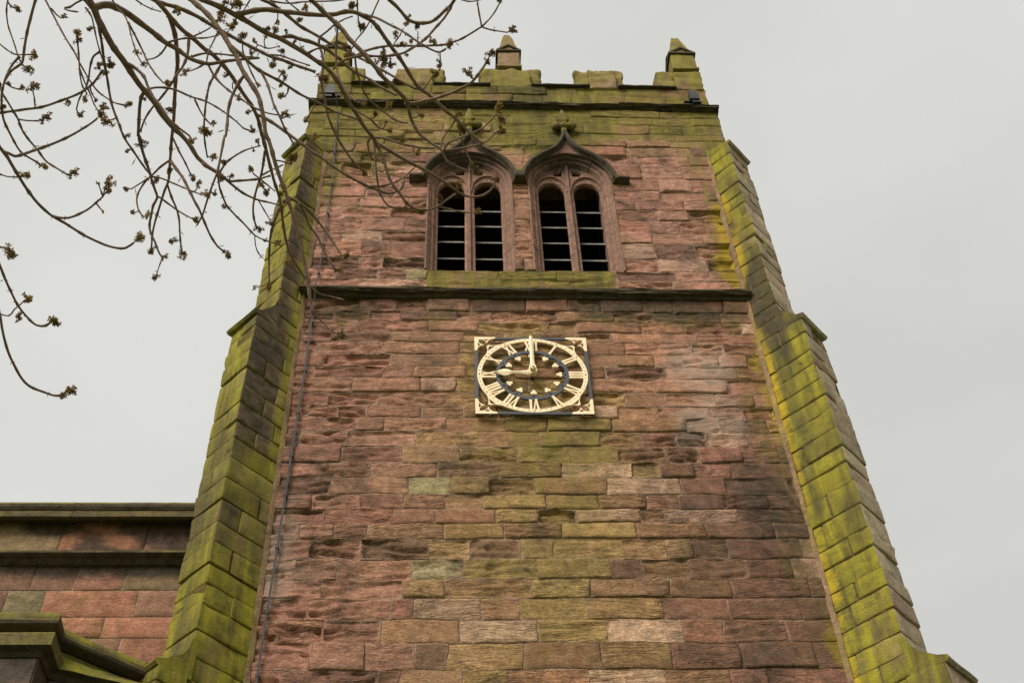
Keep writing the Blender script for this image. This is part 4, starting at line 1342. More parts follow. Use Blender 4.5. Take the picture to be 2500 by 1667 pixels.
# ------------------------------------------------------------------ lightning conductor and floodlights
lc = empty('lightning_conductor', (-2.97, -.03, 0))
tag(lc, 'grey lightning conductor tape clipped down the left side of the tower wall', 'conductor')
pts = [(-3.06, -.03, 22.0), (-3.05, -.03, 21.50), (-3.05, -.155, 21.30), (-3.045, -.17, 21.2), (-3.03, -.045, 21.02), (-2.99, -.04, 20.4), (-2.945, -.04, 19.1), (-2.94, -.04, 17.8), (-2.945, -.04, 17.0), (-2.95, -.05, 16.25), (-2.95, -.155, 16.02), (-2.95, -.155, 15.93), (-2.955, -.05, 15.72), (-2.955, -.042, 14.3), (-2.97, -.042, 13.0), (-2.985, -.042, 11.3), (-3.0, -.042, 10.1), (-3.0, -.042, 9.0), (-3.0, -.042, .1)]
vs, fs = [], []
for i, (x, y, z) in enumerate(pts):
    w_ = .009 if i < 12 else .012
    vs += [(x - w_, y - .006, z), (x + w_, y - .006, z), (x + w_, y + .006, z), (x - w_, y + .006, z)]
for i in range(len(pts) - 1):
    for k in range(4): fs.append((i * 4 + k, i * 4 + (k + 1) % 4, i * 4 + 4 + (k + 1) % 4, i * 4 + 4 + k))
me = mesh_from('tape', vs, fs); fix_normals(me); add('tape', me, M_LEAD, lc, recentre(me))
for z in (20.3, 19.6, 18.7, 17.9, 17.1, 16.4, 15.3, 14.3, 13.5, 12.75, 12.1, 11.3, 10.4, 9.6):
    x = float(np.interp(z, [q[2] for q in pts[::-1]], [q[0] for q in pts[::-1]]))
    V, F = round_box(.044, .05, .022, .004, .05, 0, 2)
    me = mesh_from('clip', V + np.array([x, -.028, z]), F); add('clip', me, M_LEAD, lc, recentre(me))

def floodlight(x, y, z, label, sx):
    f = empty('floodlight', (x, y, z)); tag(f, label, 'floodlight', 'floodlights on the tower cornice')
    # tapering upright housing, narrow at the top, with a visor, bracket and foot
    vs = []
    for zz, w_, d in ((.0, .085, .10), (.10, .080, .10), (.30, .062, .075), (.40, .045, .05)):
        vs += [(x - w_, y - d, z + zz), (x + w_, y - d, z + zz), (x + w_, y + d * .6, z + zz), (x - w_, y + d * .6, z + zz)]
    fs = [(0, 1, 2, 3), (12, 13, 14, 15)] + [(i * 4 + k, i * 4 + (k + 1) % 4, i * 4 + 4 + (k + 1) % 4, i * 4 + 4 + k) for i in range(3) for k in range(4)]
    me = mesh_from('housing', vs, fs); fix_normals(me); add('housing', me, M_LAMP, f, recentre(me))
    V, F = round_box(.24, .05, .04, .006, .1, 0, 3); me = mesh_from('bracket', V + np.array([x - sx * .06, y - .02, z + .015]), F); add('bracket', me, M_LAMP, f, recentre(me))
    V, F = round_box(.15, .12, .05, .006, .1, 0, 4); me = mesh_from('control_box', V + np.array([x + sx * .03, y - .02, z - .055]), F); add('control_box', me, M_LAMP, f, recentre(me))
floodlight(3.12, -.06, 21.36, 'black floodlight on the cornice at the right corner of the tower top', 1)
floodlight(-3.17, -.06, 21.36, 'black floodlight on the cornice at the left corner behind the branches', -1)

# ------------------------------------------------------------------ the ash tree
m, nt, b = new_mat('ash_bark')
geo = nd(nt, 'ShaderNodeNewGeometry')
n1 = noise(nt, geo.outputs['Position'], 60.0, 4.0, 0.6)
n2 = noise(nt, geo.outputs['Position'], 9.0, 4.0, 0.6)
colb = mixc(nt, rng(nt, n1, 0.3, 0.7), (0.14, 0.084, 0.06), (0.27, 0.178, 0.125))
colb = mixc(nt, rng(nt, n2, 0.5, 0.68, 0, .65), colb, (0.15, 0.122, 0.06))
nt.links.new(colb, b.inputs['Base Color']); b.inputs['Roughness'].default_value = 0.85; b.inputs['Specular IOR Level'].default_value = 0.25
bp = nd(nt, 'ShaderNodeBump'); bp.inputs['Distance'].default_value = 0.004; nt.links.new(n1, bp.inputs['Height']); nt.links.new(bp.outputs['Normal'], b.inputs['Normal'])
M_BARK = m
m, nt, b = new_mat('ash_flowers')
geo = nd(nt, 'ShaderNodeNewGeometry')
n1 = noise(nt, geo.outputs['Position'], 140.0, 2.0, 0.6)
oi = nd(nt, 'ShaderNodeObjectInfo')
cf = mixc(nt, rng(nt, n1, 0.38, 0.62), (0.36, 0.25, 0.14), (0.68, 0.55, 0.20))
cf = mixc(nt, rng(nt, oi.outputs['Random'], 0, 1, 0, .5), cf, (0.16, 0.085, 0.06))
nt.links.new(cf, b.inputs['Base Color']); b.inputs['Roughness'].default_value = 0.8
tl_ = nd(nt, 'ShaderNodeBsdfTranslucent'); nt.links.new(cf, tl_.inputs['Color'])
mx_ = nd(nt, 'ShaderNodeMixShader'); mx_.inputs[0].default_value = 0.7
nt.links.new(b.outputs[0], mx_.inputs[1]); nt.links.new(tl_.outputs[0], mx_.inputs[2]); nt.links.new(mx_.outputs[0], nt.nodes['Material Output'].inputs['Surface'])
M_FLOWER = m

TREE = (-6.4, -12.4, 0.0)
tree = empty('ash_tree', TREE)
tag(tree, 'leafless ash tree with drooping twigs and tufted dark flower buds, foreground upper left', 'tree')

def smooth_line(pts, step):
    P_ = np.array(pts, float)
    out, rad_t = [], []
    n = len(P_)
    seg = np.r_[0, np.cumsum(np.linalg.norm(np.diff(P_, axis=0), axis=1))]
    for i in range(n - 1):
        p0, p1, p2, p3 = P_[max(i - 1, 0)], P_[i], P_[i + 1], P_[min(i + 2, n - 1)]
        m_ = max(1, int(math.ceil((seg[i + 1] - seg[i]) / step)))
        for k in range(m_):
            t = k / m_
            out.append(.5 * (2 * p1 + (p2 - p0) * t + (2 * p0 - 5 * p1 + 4 * p2 - p3) * t * t + (3 * p1 - p0 - 3 * p2 + p3) * t ** 3))
            rad_t.append((seg[i] + t * (seg[i + 1] - seg[i])) / max(seg[-1], 1e-6))
    out.append(P_[-1]); rad_t.append(1.0)
    return np.array(out), np.array(rad_t), seg[-1]

def tube(name, pts, r0, r1, sides, parent, step=.022, nodes=.075, seed=0, knob=.35):
    L, t, ln = smooth_line(pts, step)
    n = len(L)
    tan = np.gradient(L, axis=0); tan /= np.maximum(np.linalg.norm(tan, axis=1), 1e-9)[:, None]
    rg = random.Random(seed)
    ph = rg.random()
    vs, fs = [], []
    u = np.cross(tan[0], (0.31, .77, .55)); u /= np.linalg.norm(u)
    d = t * ln
    rad = r0 + (r1 - r0) * t
    kn = np.exp(-(((d / nodes + ph) % 1.0 - .5) * nodes / .008) ** 2)
    rad = rad * (1 + knob * kn * np.clip(.006 / rad, .15, 1.0)) * (1 + .10 * (vn(d * 30, 0 * d, seed) - .5))
    wob = .35 * r1
    for i in range(n):
        u = u - tan[i] * (u @ tan[i]); u /= np.linalg.norm(u)
        v = np.cross(tan[i], u)
        c = L[i] + wob * ((vn(d[i] * 22, 1.0, seed + 3) - .5) * u + (vn(d[i] * 22, 5.0, seed + 4) - .5) * v)
        for k in range(sides):
            a = 2 * math.pi * k / sides
            vs.append(c + rad[i] * (math.cos(a) * u + math.sin(a) * v))
    for i in range(n - 1):
        for k in range(sides):
            fs.append((i * sides + k, i * sides + (k + 1) % sides, (i + 1) * sides + (k + 1) % sides, (i + 1) * sides + k))
    fs.append(tuple(range(sides))[::-1]); fs.append(tuple((n - 1) * sides + k for k in range(sides)))
    if nodes < .2:                                        # paired buds and short spurs at the nodes
        q = ph * nodes
        while q < ln:
            i = min(n - 1, int(np.searchsorted(d, q)))
            if rad[i] < .009 or rg.random() < .25:
                ax = np.cross(tan[i], (rg.gauss(0, 1), rg.gauss(0, 1), rg.gauss(0, 1))); ax /= max(np.linalg.norm(ax), 1e-6)
                for sgn in (-1, 1):
                    if rg.random() < .25: continue
                    dr = ax * sgn * .9 + tan[i] * .5; dr /= np.linalg.norm(dr)
                    lb, wb = (rg.uniform(.006, .013) if rg.random() < .85 else rg.uniform(.02, .045)), rg.uniform(.0016, .0028)
                    c = L[i] + ax * sgn * rad[i] * .7
                    u2 = np.cross(dr, (.3, .5, .8)); u2 /= np.linalg.norm(u2); v2 = np.cross(dr, u2)
                    i0 = len(vs)
                    vs.append(c); vs += [c + dr * lb * .5 + wb * (math.cos(a_) * u2 + math.sin(a_) * v2) for a_ in (0, 2.09, 4.19)]; vs.append(c + dr * lb)
                    for k in range(3): fs.append((i0, i0 + 1 + (k + 1) % 3, i0 + 1 + k)); fs.append((i0 + 4, i0 + 1 + k, i0 + 1 + (k + 1) % 3))
            q += nodes * rg.uniform(.6, 1.2)
    me = mesh_from(name, vs, fs, True)
    return me

BRANCHES = [
 (-1, 0.0206, 0.0065, [(-2.49,-8.923,6.392), (-2.47,-8.907,6.381), (-2.446,-8.881,6.364), (-2.43,-8.842,6.343), (-2.409,-8.803,6.326), (-2.384,-8.754,6.308), (-2.351,-8.702,6.292), (-2.322,-8.657,6.279), (-2.292,-8.609,6.262), (-2.264,-8.573,6.248), (-2.238,-8.543,6.233), (-2.209,-8.503,6.21), (-2.175,-8.471,6.186), (-2.126,-8.437,6.155), (-2.09,-8.407,6.121), (-2.064,-8.381,6.091), (-2.035,-8.367,6.069), (-2.041,-8.369,6.069), (-2.001,-8.355,6.044), (-1.973,-8.346,6.027), (-1.951,-8.336,6.011)]),
 (0, 0.0135, 0.0041, [(-2.446,-8.881,6.364), (-2.436,-8.881,6.372), (-2.419,-8.882,6.387), (-2.393,-8.877,6.402), (-2.37,-8.863,6.409), (-2.337,-8.839,6.415), (-2.292,-8.799,6.414), (-2.245,-8.763,6.405), (-2.195,-8.729,6.386), (-2.153,-8.712,6.37), (-2.114,-8.693,6.348), (-2.082,-8.683,6.331), (-2.035,-8.678,6.314), (-2.01,-8.679,6.309), (-1.975,-8.687,6.307), (-1.933,-8.696,6.306), (-1.902,-8.701,6.305), (-1.867,-8.704,6.307), (-1.817,-8.706,6.312)]),
 (-1, 0.0115, 0.0054, [(-2.376,-8.659,6.947), (-2.335,-8.63,6.95), (-2.294,-8.612,6.96), (-2.253,-8.595,6.97), (-2.186,-8.558,6.974), (-2.117,-8.517,6.963), (-2.064,-8.492,6.948), (-2.014,-8.473,6.929), (-1.963,-8.456,6.906), (-1.907,-8.442,6.879), (-1.86,-8.43,6.855), (-1.808,-8.424,6.836), (-1.758,-8.414,6.816), (-1.703,-8.403,6.799), (-1.658,-8.392,6.789)]),
 (-1, 0.0104, 0.0048, [(-2.029,-9.075,6.1), (-1.996,-9.063,6.06), (-1.96,-9.053,6.022), (-1.921,-9.039,5.975), (-1.899,-9.026,5.941), (-1.87,-9.012,5.902), (-1.841,-8.993,5.854), (-1.816,-8.977,5.815), (-1.798,-8.957,5.775), (-1.78,-8.941,5.743), (-1.756,-8.924,5.707), (-1.729,-8.904,5.669), (-1.715,-8.881,5.632), (-1.703,-8.851,5.588), (-1.695,-8.816,5.541), (-1.685,-8.807,5.529), (-1.665,-8.768,5.479), (-1.642,-8.724,5.427), (-1.623,-8.692,5.39), (-1.614,-8.676,5.372), (-1.594,-8.635,5.326), (-1.571,-8.585,5.268), (-1.553,-8.537,5.208), (-1.54,-8.497,5.155), (-1.527,-8.46,5.1), (-1.514,-8.428,5.047)]),
 (-1, 0.0118, 0.0045, [(-2.291,-8.799,6.668), (-2.27,-8.776,6.655), (-2.237,-8.741,6.637), (-2.203,-8.704,6.62), (-2.17,-8.671,6.608), (-2.136,-8.644,6.601), (-2.086,-8.596,6.589), (-2.056,-8.574,6.587), (-2.023,-8.538,6.58), (-1.99,-8.494,6.572), (-1.964,-8.451,6.562), (-1.938,-8.406,6.553), (-1.911,-8.365,6.545), (-1.892,-8.325,6.536), (-1.88,-8.277,6.523), (-1.871,-8.231,6.51), (-1.871,-8.232,6.512), (-1.859,-8.177,6.495), (-1.847,-8.119,6.475), (-1.831,-8.051,6.45), (-1.814,-7.998,6.427), (-1.804,-7.957,6.408), (-1.794,-7.878,6.367), (-1.781,-7.806,6.325), (-1.761,-7.754,6.292), (-1.741,-7.725,6.273), (-1.713,-7.691,6.25), (-1.693,-7.668,6.234)]),
 (-1, 0.0138, 0.0067, [(-2.078,-8.891,6.471), (-2.044,-8.87,6.475), (-1.996,-8.848,6.48), (-1.95,-8.824,6.478), (-1.923,-8.808,6.474), (-1.896,-8.795,6.47), (-1.845,-8.769,6.456), (-1.793,-8.747,6.44), (-1.745,-8.732,6.427), (-1.702,-8.715,6.41), (-1.653,-8.696,6.389), (-1.611,-8.676,6.37), (-1.573,-8.658,6.354), (-1.541,-8.634,6.335), (-1.513,-8.603,6.313), (-1.493,-8.571,6.294), (-1.469,-8.535,6.275), (-1.445,-8.497,6.259), (-1.411,-8.446,6.243), (-1.4,-8.429,6.238), (-1.397,-8.426,6.238), (-1.376,-8.398,6.232), (-1.362,-8.376,6.228)]),
 (4, 0.007, 0.0043, [(-1.89,-8.318,6.534), (-1.885,-8.319,6.535), (-1.84,-8.306,6.517), (-1.766,-8.281,6.469), (-1.708,-8.263,6.423), (-1.646,-8.244,6.371), (-1.588,-8.229,6.328), (-1.532,-8.208,6.287), (-1.458,-8.181,6.251), (-1.464,-8.184,6.255), (-1.41,-8.161,6.24), (-1.356,-8.139,6.235), (-1.319,-8.127,6.236), (-1.283,-8.13,6.25), (-1.265,-8.137,6.265), (-1.255,-8.157,6.295)]),
 (5, 0.0098, 0.005, [(-1.927,-8.809,6.474), (-1.895,-8.817,6.472), (-1.842,-8.831,6.472), (-1.789,-8.838,6.467), (-1.736,-8.836,6.458), (-1.684,-8.834,6.453), (-1.615,-8.83,6.448), (-1.564,-8.829,6.449), (-1.519,-8.831,6.455), (-1.485,-8.836,6.464), (-1.444,-8.832,6.468), (-1.405,-8.816,6.463), (-1.374,-8.798,6.456), (-1.347,-8.77,6.443), (-1.319,-8.734,6.426), (-1.294,-8.703,6.411), (-1.27,-8.676,6.398), (-1.242,-8.639,6.38), (-1.217,-8.603,6.36), (-1.189,-8.57,6.341), (-1.154,-8.55,6.329), (-1.122,-8.527,6.314), (-1.089,-8.502,6.295), (-1.054,-8.481,6.277), (-1.022,-8.458,6.255), (-0.979,-8.431,6.227), (-0.957,-8.415,6.209), (-0.926,-8.401,6.191)]),
 (7, 0.0049, 0.0032, [(-1.433,-8.828,6.467), (-1.404,-8.828,6.454), (-1.358,-8.832,6.424), (-1.307,-8.834,6.369), (-1.264,-8.837,6.321), (-1.229,-8.835,6.281), (-1.201,-8.828,6.252), (-1.174,-8.82,6.232), (-1.15,-8.811,6.221), (-1.123,-8.801,6.214), (-1.103,-8.797,6.214), (-1.079,-8.806,6.227)]),
 (-1, 0.0096, 0.0043, [(-1.892,-8.725,6.843), (-1.867,-8.707,6.833), (-1.824,-8.69,6.828), (-1.787,-8.665,6.816), (-1.751,-8.64,6.803), (-1.71,-8.613,6.785), (-1.658,-8.592,6.765), (-1.624,-8.58,6.749), (-1.582,-8.565,6.724), (-1.544,-8.559,6.705), (-1.505,-8.553,6.68), (-1.467,-8.547,6.653), (-1.463,-8.545,6.648), (-1.409,-8.539,6.608), (-1.375,-8.534,6.58), (-1.322,-8.526,6.537), (-1.284,-8.518,6.506), (-1.247,-8.51,6.478), (-1.2,-8.501,6.451)]),
 (-1, 0.0091, 0.0069, [(-1.597,-9.042,6.177), (-1.582,-9.024,6.172), (-1.554,-9,6.164), (-1.524,-8.977,6.148), (-1.495,-8.957,6.125), (-1.461,-8.938,6.095), (-1.438,-8.921,6.067), (-1.407,-8.905,6.037), (-1.381,-8.89,6.012), (-1.36,-8.873,5.99), (-1.334,-8.852,5.97), (-1.309,-8.826,5.953), (-1.283,-8.801,5.946), (-1.258,-8.775,5.942), (-1.236,-8.75,5.942), (-1.22,-8.726,5.942)]),
 (10, 0.0061, 0.0031, [(-1.222,-8.729,5.941), (-1.217,-8.706,5.936), (-1.21,-8.676,5.923), (-1.194,-8.646,5.899), (-1.197,-8.652,5.903), (-1.174,-8.633,5.872), (-1.144,-8.623,5.846), (-1.117,-8.614,5.824), (-1.095,-8.608,5.81), (-1.085,-8.595,5.795), (-1.071,-8.574,5.78), (-1.045,-8.56,5.778), (-1.013,-8.539,5.782), (-0.989,-8.524,5.789)]),
 (11, 0.0061, 0.0038, [(-1.221,-8.725,5.94), (-1.227,-8.724,5.943), (-1.194,-8.72,5.951), (-1.155,-8.727,5.959), (-1.116,-8.74,5.956), (-1.077,-8.76,5.949), (-1.041,-8.78,5.94), (-1.009,-8.8,5.938), (-0.983,-8.816,5.942), (-0.961,-8.837,5.958), (-0.938,-8.857,5.989), (-0.922,-8.87,6.018)]),
 (-1, 0.0077, 0.0059, [(-1.338,-8.789,6.732), (-1.32,-8.771,6.72), (-1.294,-8.75,6.709), (-1.269,-8.728,6.698), (-1.247,-8.708,6.683), (-1.225,-8.699,6.671), (-1.192,-8.7,6.658), (-1.148,-8.714,6.639), (-1.115,-8.743,6.626), (-1.089,-8.776,6.615), (-1.068,-8.8,6.606), (-1.047,-8.836,6.603)]),
 (13, 0.0051, 0.0041, [(-1.065,-8.805,6.606), (-1.061,-8.804,6.605), (-1.092,-8.768,6.559), (-1.127,-8.746,6.516), (-1.155,-8.731,6.475), (-1.186,-8.72,6.435), (-1.22,-8.714,6.4), (-1.251,-8.709,6.371), (-1.278,-8.71,6.355), (-1.326,-8.712,6.335), (-1.384,-8.715,6.327), (-1.429,-8.713,6.328), (-1.471,-8.701,6.328), (-1.499,-8.686,6.326), (-1.531,-8.658,6.319)]),
 (9, 0.0052, 0.0036, [(-1.494,-8.551,6.672), (-1.497,-8.545,6.672), (-1.465,-8.53,6.685), (-1.43,-8.532,6.722), (-1.369,-8.527,6.771), (-1.311,-8.516,6.806), (-1.206,-8.502,6.837), (-1.106,-8.507,6.84), (-1.045,-8.524,6.841), (-0.992,-8.549,6.849), (-0.928,-8.582,6.871)]),
 (15, 0.0036, 0.0027, [(-0.928,-8.582,6.871), (-0.939,-8.624,6.911), (-0.948,-8.676,6.923)]),
 (15, 0.0036, 0.0027, [(-0.928,-8.582,6.871), (-0.897,-8.604,6.896), (-0.87,-8.623,6.934), (-0.848,-8.66,6.952)]),
 (15, 0.0036, 0.0027, [(-0.928,-8.582,6.871), (-0.889,-8.57,6.868), (-0.818,-8.579,6.828)]),
 (-1, 0.0036, 0.0022, [(-2.636,-9.088,6.017), (-2.641,-9.074,6.017), (-2.654,-9.034,6.016), (-2.655,-8.988,6.001), (-2.637,-8.955,5.964), (-2.618,-8.933,5.922), (-2.604,-8.915,5.89), (-2.583,-8.895,5.864), (-2.571,-8.887,5.859)]),
 (-1, 0.0067, 0.0031, [(-2.566,-9.049,6.11), (-2.572,-9.036,6.103), (-2.588,-8.99,6.069), (-2.603,-8.942,6.027), (-2.61,-8.9,5.986), (-2.614,-8.872,5.959), (-2.621,-8.858,5.946), (-2.649,-8.842,5.934), (-2.672,-8.821,5.92), (-2.686,-8.795,5.904), (-2.695,-8.761,5.887), (-2.699,-8.717,5.87), (-2.697,-8.67,5.857), (-2.683,-8.619,5.85), (-2.672,-8.58,5.847), (-2.659,-8.547,5.846), (-2.637,-8.521,5.851), (-2.614,-8.499,5.856), (-2.601,-8.483,5.857)]),
 (-1, 0.0039, 0.0023, [(-2.783,-8.819,6.192), (-2.77,-8.812,6.186), (-2.731,-8.801,6.153), (-2.695,-8.801,6.126), (-2.656,-8.806,6.118), (-2.627,-8.803,6.125)]),
 (19, 0.0044, 0.0029, [(-2.604,-8.915,5.89), (-2.6,-8.917,5.893), (-2.625,-8.896,5.873), (-2.632,-8.884,5.832), (-2.637,-8.874,5.798), (-2.64,-8.85,5.767)]),
 (-1, 0.0046, 0.003, [(-2.744,-8.763,6.012), (-2.729,-8.752,5.986), (-2.719,-8.736,5.957), (-2.696,-8.716,5.928), (-2.676,-8.693,5.906), (-2.658,-8.667,5.889), (-2.646,-8.634,5.875), (-2.661,-8.644,5.894), (-2.646,-8.61,5.884), (-2.625,-8.576,5.873), (-2.601,-8.55,5.86), (-2.569,-8.519,5.832), (-2.526,-8.506,5.805), (-2.477,-8.5,5.768)]),
 (-1, 0.0071, 0.0039, [(-2.82,-8.557,6.105), (-2.8,-8.565,6.099), (-2.755,-8.578,6.09), (-2.7,-8.588,6.089), (-2.655,-8.591,6.097), (-2.611,-8.596,6.111), (-2.567,-8.607,6.127), (-2.522,-8.622,6.135), (-2.475,-8.646,6.134), (-2.435,-8.679,6.129), (-2.408,-8.712,6.124), (-2.381,-8.747,6.116)]),
 (-1, 0.0053, 0.0023, [(-2.578,-9.005,6.205), (-2.566,-8.995,6.188), (-2.537,-8.973,6.141), (-2.501,-8.95,6.077), (-2.462,-8.927,6.013), (-2.426,-8.905,5.962), (-2.403,-8.88,5.925), (-2.38,-8.853,5.897), (-2.357,-8.819,5.877), (-2.337,-8.793,5.867), (-2.306,-8.767,5.863), (-2.281,-8.75,5.863), (-2.246,-8.74,5.868)]),
 (25, 0.003, 0.0023, [(-2.541,-8.977,6.148), (-2.537,-8.98,6.149), (-2.52,-8.96,6.14), (-2.507,-8.946,6.142)]),
 (0, 0.0032, 0.0024, [(-2.477,-8.882,6.363), (-2.447,-8.869,6.318), (-2.432,-8.842,6.277), (-2.424,-8.802,6.254), (-2.416,-8.758,6.241), (-2.407,-8.732,6.227), (-2.403,-8.715,6.21)]),
 (0, 0.0056, 0.0032, [(-2.424,-8.831,6.339), (-2.432,-8.829,6.341), (-2.428,-8.773,6.327), (-2.425,-8.723,6.307), (-2.421,-8.683,6.285), (-2.411,-8.639,6.252), (-2.399,-8.595,6.208), (-2.386,-8.563,6.169), (-2.366,-8.533,6.128), (-2.346,-8.507,6.092), (-2.355,-8.528,6.103), (-2.339,-8.503,6.073), (-2.321,-8.479,6.047), (-2.297,-8.454,6.025), (-2.271,-8.421,6.002), (-2.249,-8.391,5.988), (-2.231,-8.368,5.98)]),
 (25, 0.003, 0.0023, [(-2.416,-8.928,5.993), (-2.421,-8.878,5.994), (-2.421,-8.843,5.975), (-2.415,-8.815,5.941), (-2.405,-8.788,5.913), (-2.391,-8.763,5.906)]),
 (27, 0.004, 0.0024, [(-2.416,-8.758,6.241), (-2.431,-8.748,6.244), (-2.448,-8.732,6.247), (-2.465,-8.694,6.247), (-2.477,-8.652,6.24), (-2.488,-8.618,6.218), (-2.503,-8.6,6.194), (-2.513,-8.582,6.165), (-2.517,-8.563,6.137)]),
 (29, 0.003, 0.0022, [(-2.418,-8.832,5.961), (-2.402,-8.796,5.936), (-2.383,-8.764,5.911), (-2.359,-8.746,5.86), (-2.336,-8.741,5.821)]),
 (24, 0.0032, 0.0024, [(-2.446,-8.67,6.13), (-2.446,-8.674,6.131), (-2.44,-8.65,6.114), (-2.424,-8.629,6.098)]),
 (-1, 0.0047, 0.0023, [(-2.355,-8.969,6.292), (-2.346,-8.955,6.284), (-2.326,-8.931,6.262), (-2.296,-8.917,6.232), (-2.272,-8.9,6.18), (-2.252,-8.884,6.114), (-2.231,-8.869,6.06), (-2.211,-8.849,6.018), (-2.197,-8.836,6.003)]),
 (33, 0.0039, 0.0023, [(-2.278,-8.907,6.196), (-2.252,-8.856,6.176), (-2.227,-8.824,6.14), (-2.197,-8.803,6.079), (-2.162,-8.789,6.019), (-2.124,-8.773,5.976)]),
 (1, 0.0041, 0.0024, [(-2.189,-8.727,6.383), (-2.191,-8.719,6.376), (-2.214,-8.69,6.366), (-2.241,-8.676,6.353), (-2.267,-8.68,6.332)]),
 (4, 0.0093, 0.0035, [(-2.223,-8.726,6.63), (-2.215,-8.69,6.625), (-2.207,-8.646,6.618), (-2.205,-8.588,6.607), (-2.208,-8.523,6.593), (-2.22,-8.466,6.578), (-2.229,-8.397,6.554), (-2.236,-8.33,6.523), (-2.245,-8.267,6.487), (-2.248,-8.248,6.474), (-2.252,-8.203,6.442), (-2.256,-8.165,6.413), (-2.259,-8.127,6.382), (-2.264,-8.093,6.354), (-2.279,-8.064,6.33), (-2.297,-8.02,6.296), (-2.316,-7.969,6.259), (-2.332,-7.915,6.225), (-2.338,-7.86,6.194)]),
 (4, 0.0059, 0.0034, [(-2.141,-8.648,6.602), (-2.146,-8.646,6.597), (-2.143,-8.621,6.545), (-2.147,-8.602,6.499), (-2.159,-8.583,6.452), (-2.177,-8.568,6.421), (-2.189,-8.553,6.397), (-2.209,-8.53,6.373), (-2.25,-8.486,6.351), (-2.281,-8.453,6.344), (-2.306,-8.42,6.338), (-2.323,-8.388,6.329), (-2.336,-8.358,6.317)]),
 (0, 0.0065, 0.0033, [(-2.272,-8.583,6.252), (-2.277,-8.578,6.249), (-2.288,-8.563,6.24), (-2.296,-8.524,6.219), (-2.301,-8.477,6.199), (-2.308,-8.422,6.18), (-2.305,-8.422,6.182), (-2.298,-8.372,6.165), (-2.285,-8.323,6.146), (-2.273,-8.285,6.128), (-2.267,-8.261,6.114), (-2.253,-8.227,6.09), (-2.243,-8.203,6.069), (-2.259,-8.18,6.046), (-2.264,-8.156,6.019), (-2.269,-8.13,5.983), (-2.263,-8.111,5.955), (-2.242,-8.091,5.918), (-2.22,-8.066,5.875), (-2.205,-8.058,5.857)]),
 (38, 0.0041, 0.0025, [(-2.244,-8.206,6.072), (-2.246,-8.205,6.069), (-2.235,-8.206,6.068), (-2.205,-8.186,6.057), (-2.167,-8.162,6.044), (-2.136,-8.156,6.022), (-2.095,-8.159,5.986)]),
 (36, 0.0052, 0.0026, [(-2.256,-8.165,6.413), (-2.301,-8.128,6.421), (-2.339,-8.089,6.42), (-2.362,-8.072,6.411), (-2.397,-8.059,6.389), (-2.428,-8.046,6.368)]),
 (40, 0.0044, 0.0026, [(-2.362,-8.072,6.411), (-2.39,-8.041,6.396), (-2.407,-8.016,6.367), (-2.405,-8.001,6.328), (-2.387,-7.989,6.281), (-2.365,-7.98,6.254)]),
 (36, 0.0061, 0.0034, [(-2.256,-8.159,6.408), (-2.253,-8.163,6.409), (-2.221,-8.15,6.361), (-2.184,-8.14,6.304), (-2.155,-8.125,6.246), (-2.132,-8.111,6.203), (-2.106,-8.09,6.163), (-2.094,-8.074,6.143), (-2.079,-8.046,6.12), (-2.059,-8.002,6.095), (-2.029,-7.959,6.074), (-2,-7.94,6.064)]),
 (36, 0.0044, 0.0035, [(-2.268,-8.087,6.349), (-2.256,-8.028,6.338), (-2.237,-7.978,6.319), (-2.224,-7.944,6.283), (-2.217,-7.911,6.226), (-2.207,-7.873,6.172)]),
 (38, 0.0033, 0.0025, [(-2.27,-8.271,6.12), (-2.232,-8.257,6.128), (-2.194,-8.243,6.123), (-2.141,-8.238,6.094), (-2.093,-8.241,6.059), (-2.059,-8.239,6.038)]),
 (4, 0.0052, 0.0034, [(-2.023,-8.538,6.58), (-2.023,-8.535,6.577), (-2.045,-8.508,6.536), (-2.063,-8.489,6.497), (-2.07,-8.465,6.452), (-2.074,-8.438,6.412), (-2.077,-8.404,6.379), (-2.082,-8.356,6.356), (-2.083,-8.327,6.348), (-2.082,-8.278,6.338), (-2.078,-8.234,6.328)]),
 (3, 0.0057, 0.0028, [(-1.78,-8.941,5.743), (-1.781,-8.939,5.741), (-1.801,-8.919,5.726), (-1.815,-8.898,5.703), (-1.826,-8.878,5.676), (-1.832,-8.857,5.64), (-1.831,-8.837,5.597), (-1.832,-8.813,5.541), (-1.835,-8.815,5.54), (-1.839,-8.794,5.489), (-1.843,-8.772,5.441), (-1.849,-8.75,5.405), (-1.862,-8.726,5.376), (-1.874,-8.697,5.35), (-1.886,-8.668,5.331), (-1.899,-8.635,5.315), (-1.919,-8.603,5.304)]),
 (1, 0.0041, 0.0024, [(-2.025,-8.68,6.314), (-1.999,-8.649,6.277), (-1.971,-8.634,6.241), (-1.931,-8.628,6.192), (-1.884,-8.627,6.139), (-1.846,-8.624,6.099), (-1.802,-8.617,6.066), (-1.768,-8.61,6.053), (-1.725,-8.602,6.052)]),
 (38, 0.0041, 0.0024, [(-2.27,-8.581,6.25), (-2.262,-8.585,6.265), (-2.238,-8.583,6.284), (-2.201,-8.573,6.302), (-2.159,-8.559,6.308), (-2.107,-8.541,6.293), (-2.048,-8.536,6.269), (-1.996,-8.529,6.234), (-1.951,-8.519,6.198), (-1.91,-8.502,6.168), (-1.879,-8.482,6.149), (-1.856,-8.475,6.148)]),
 (48, 0.0033, 0.0024, [(-2.089,-8.539,6.286), (-2.062,-8.504,6.242), (-2.036,-8.493,6.199), (-2.014,-8.481,6.18)]),
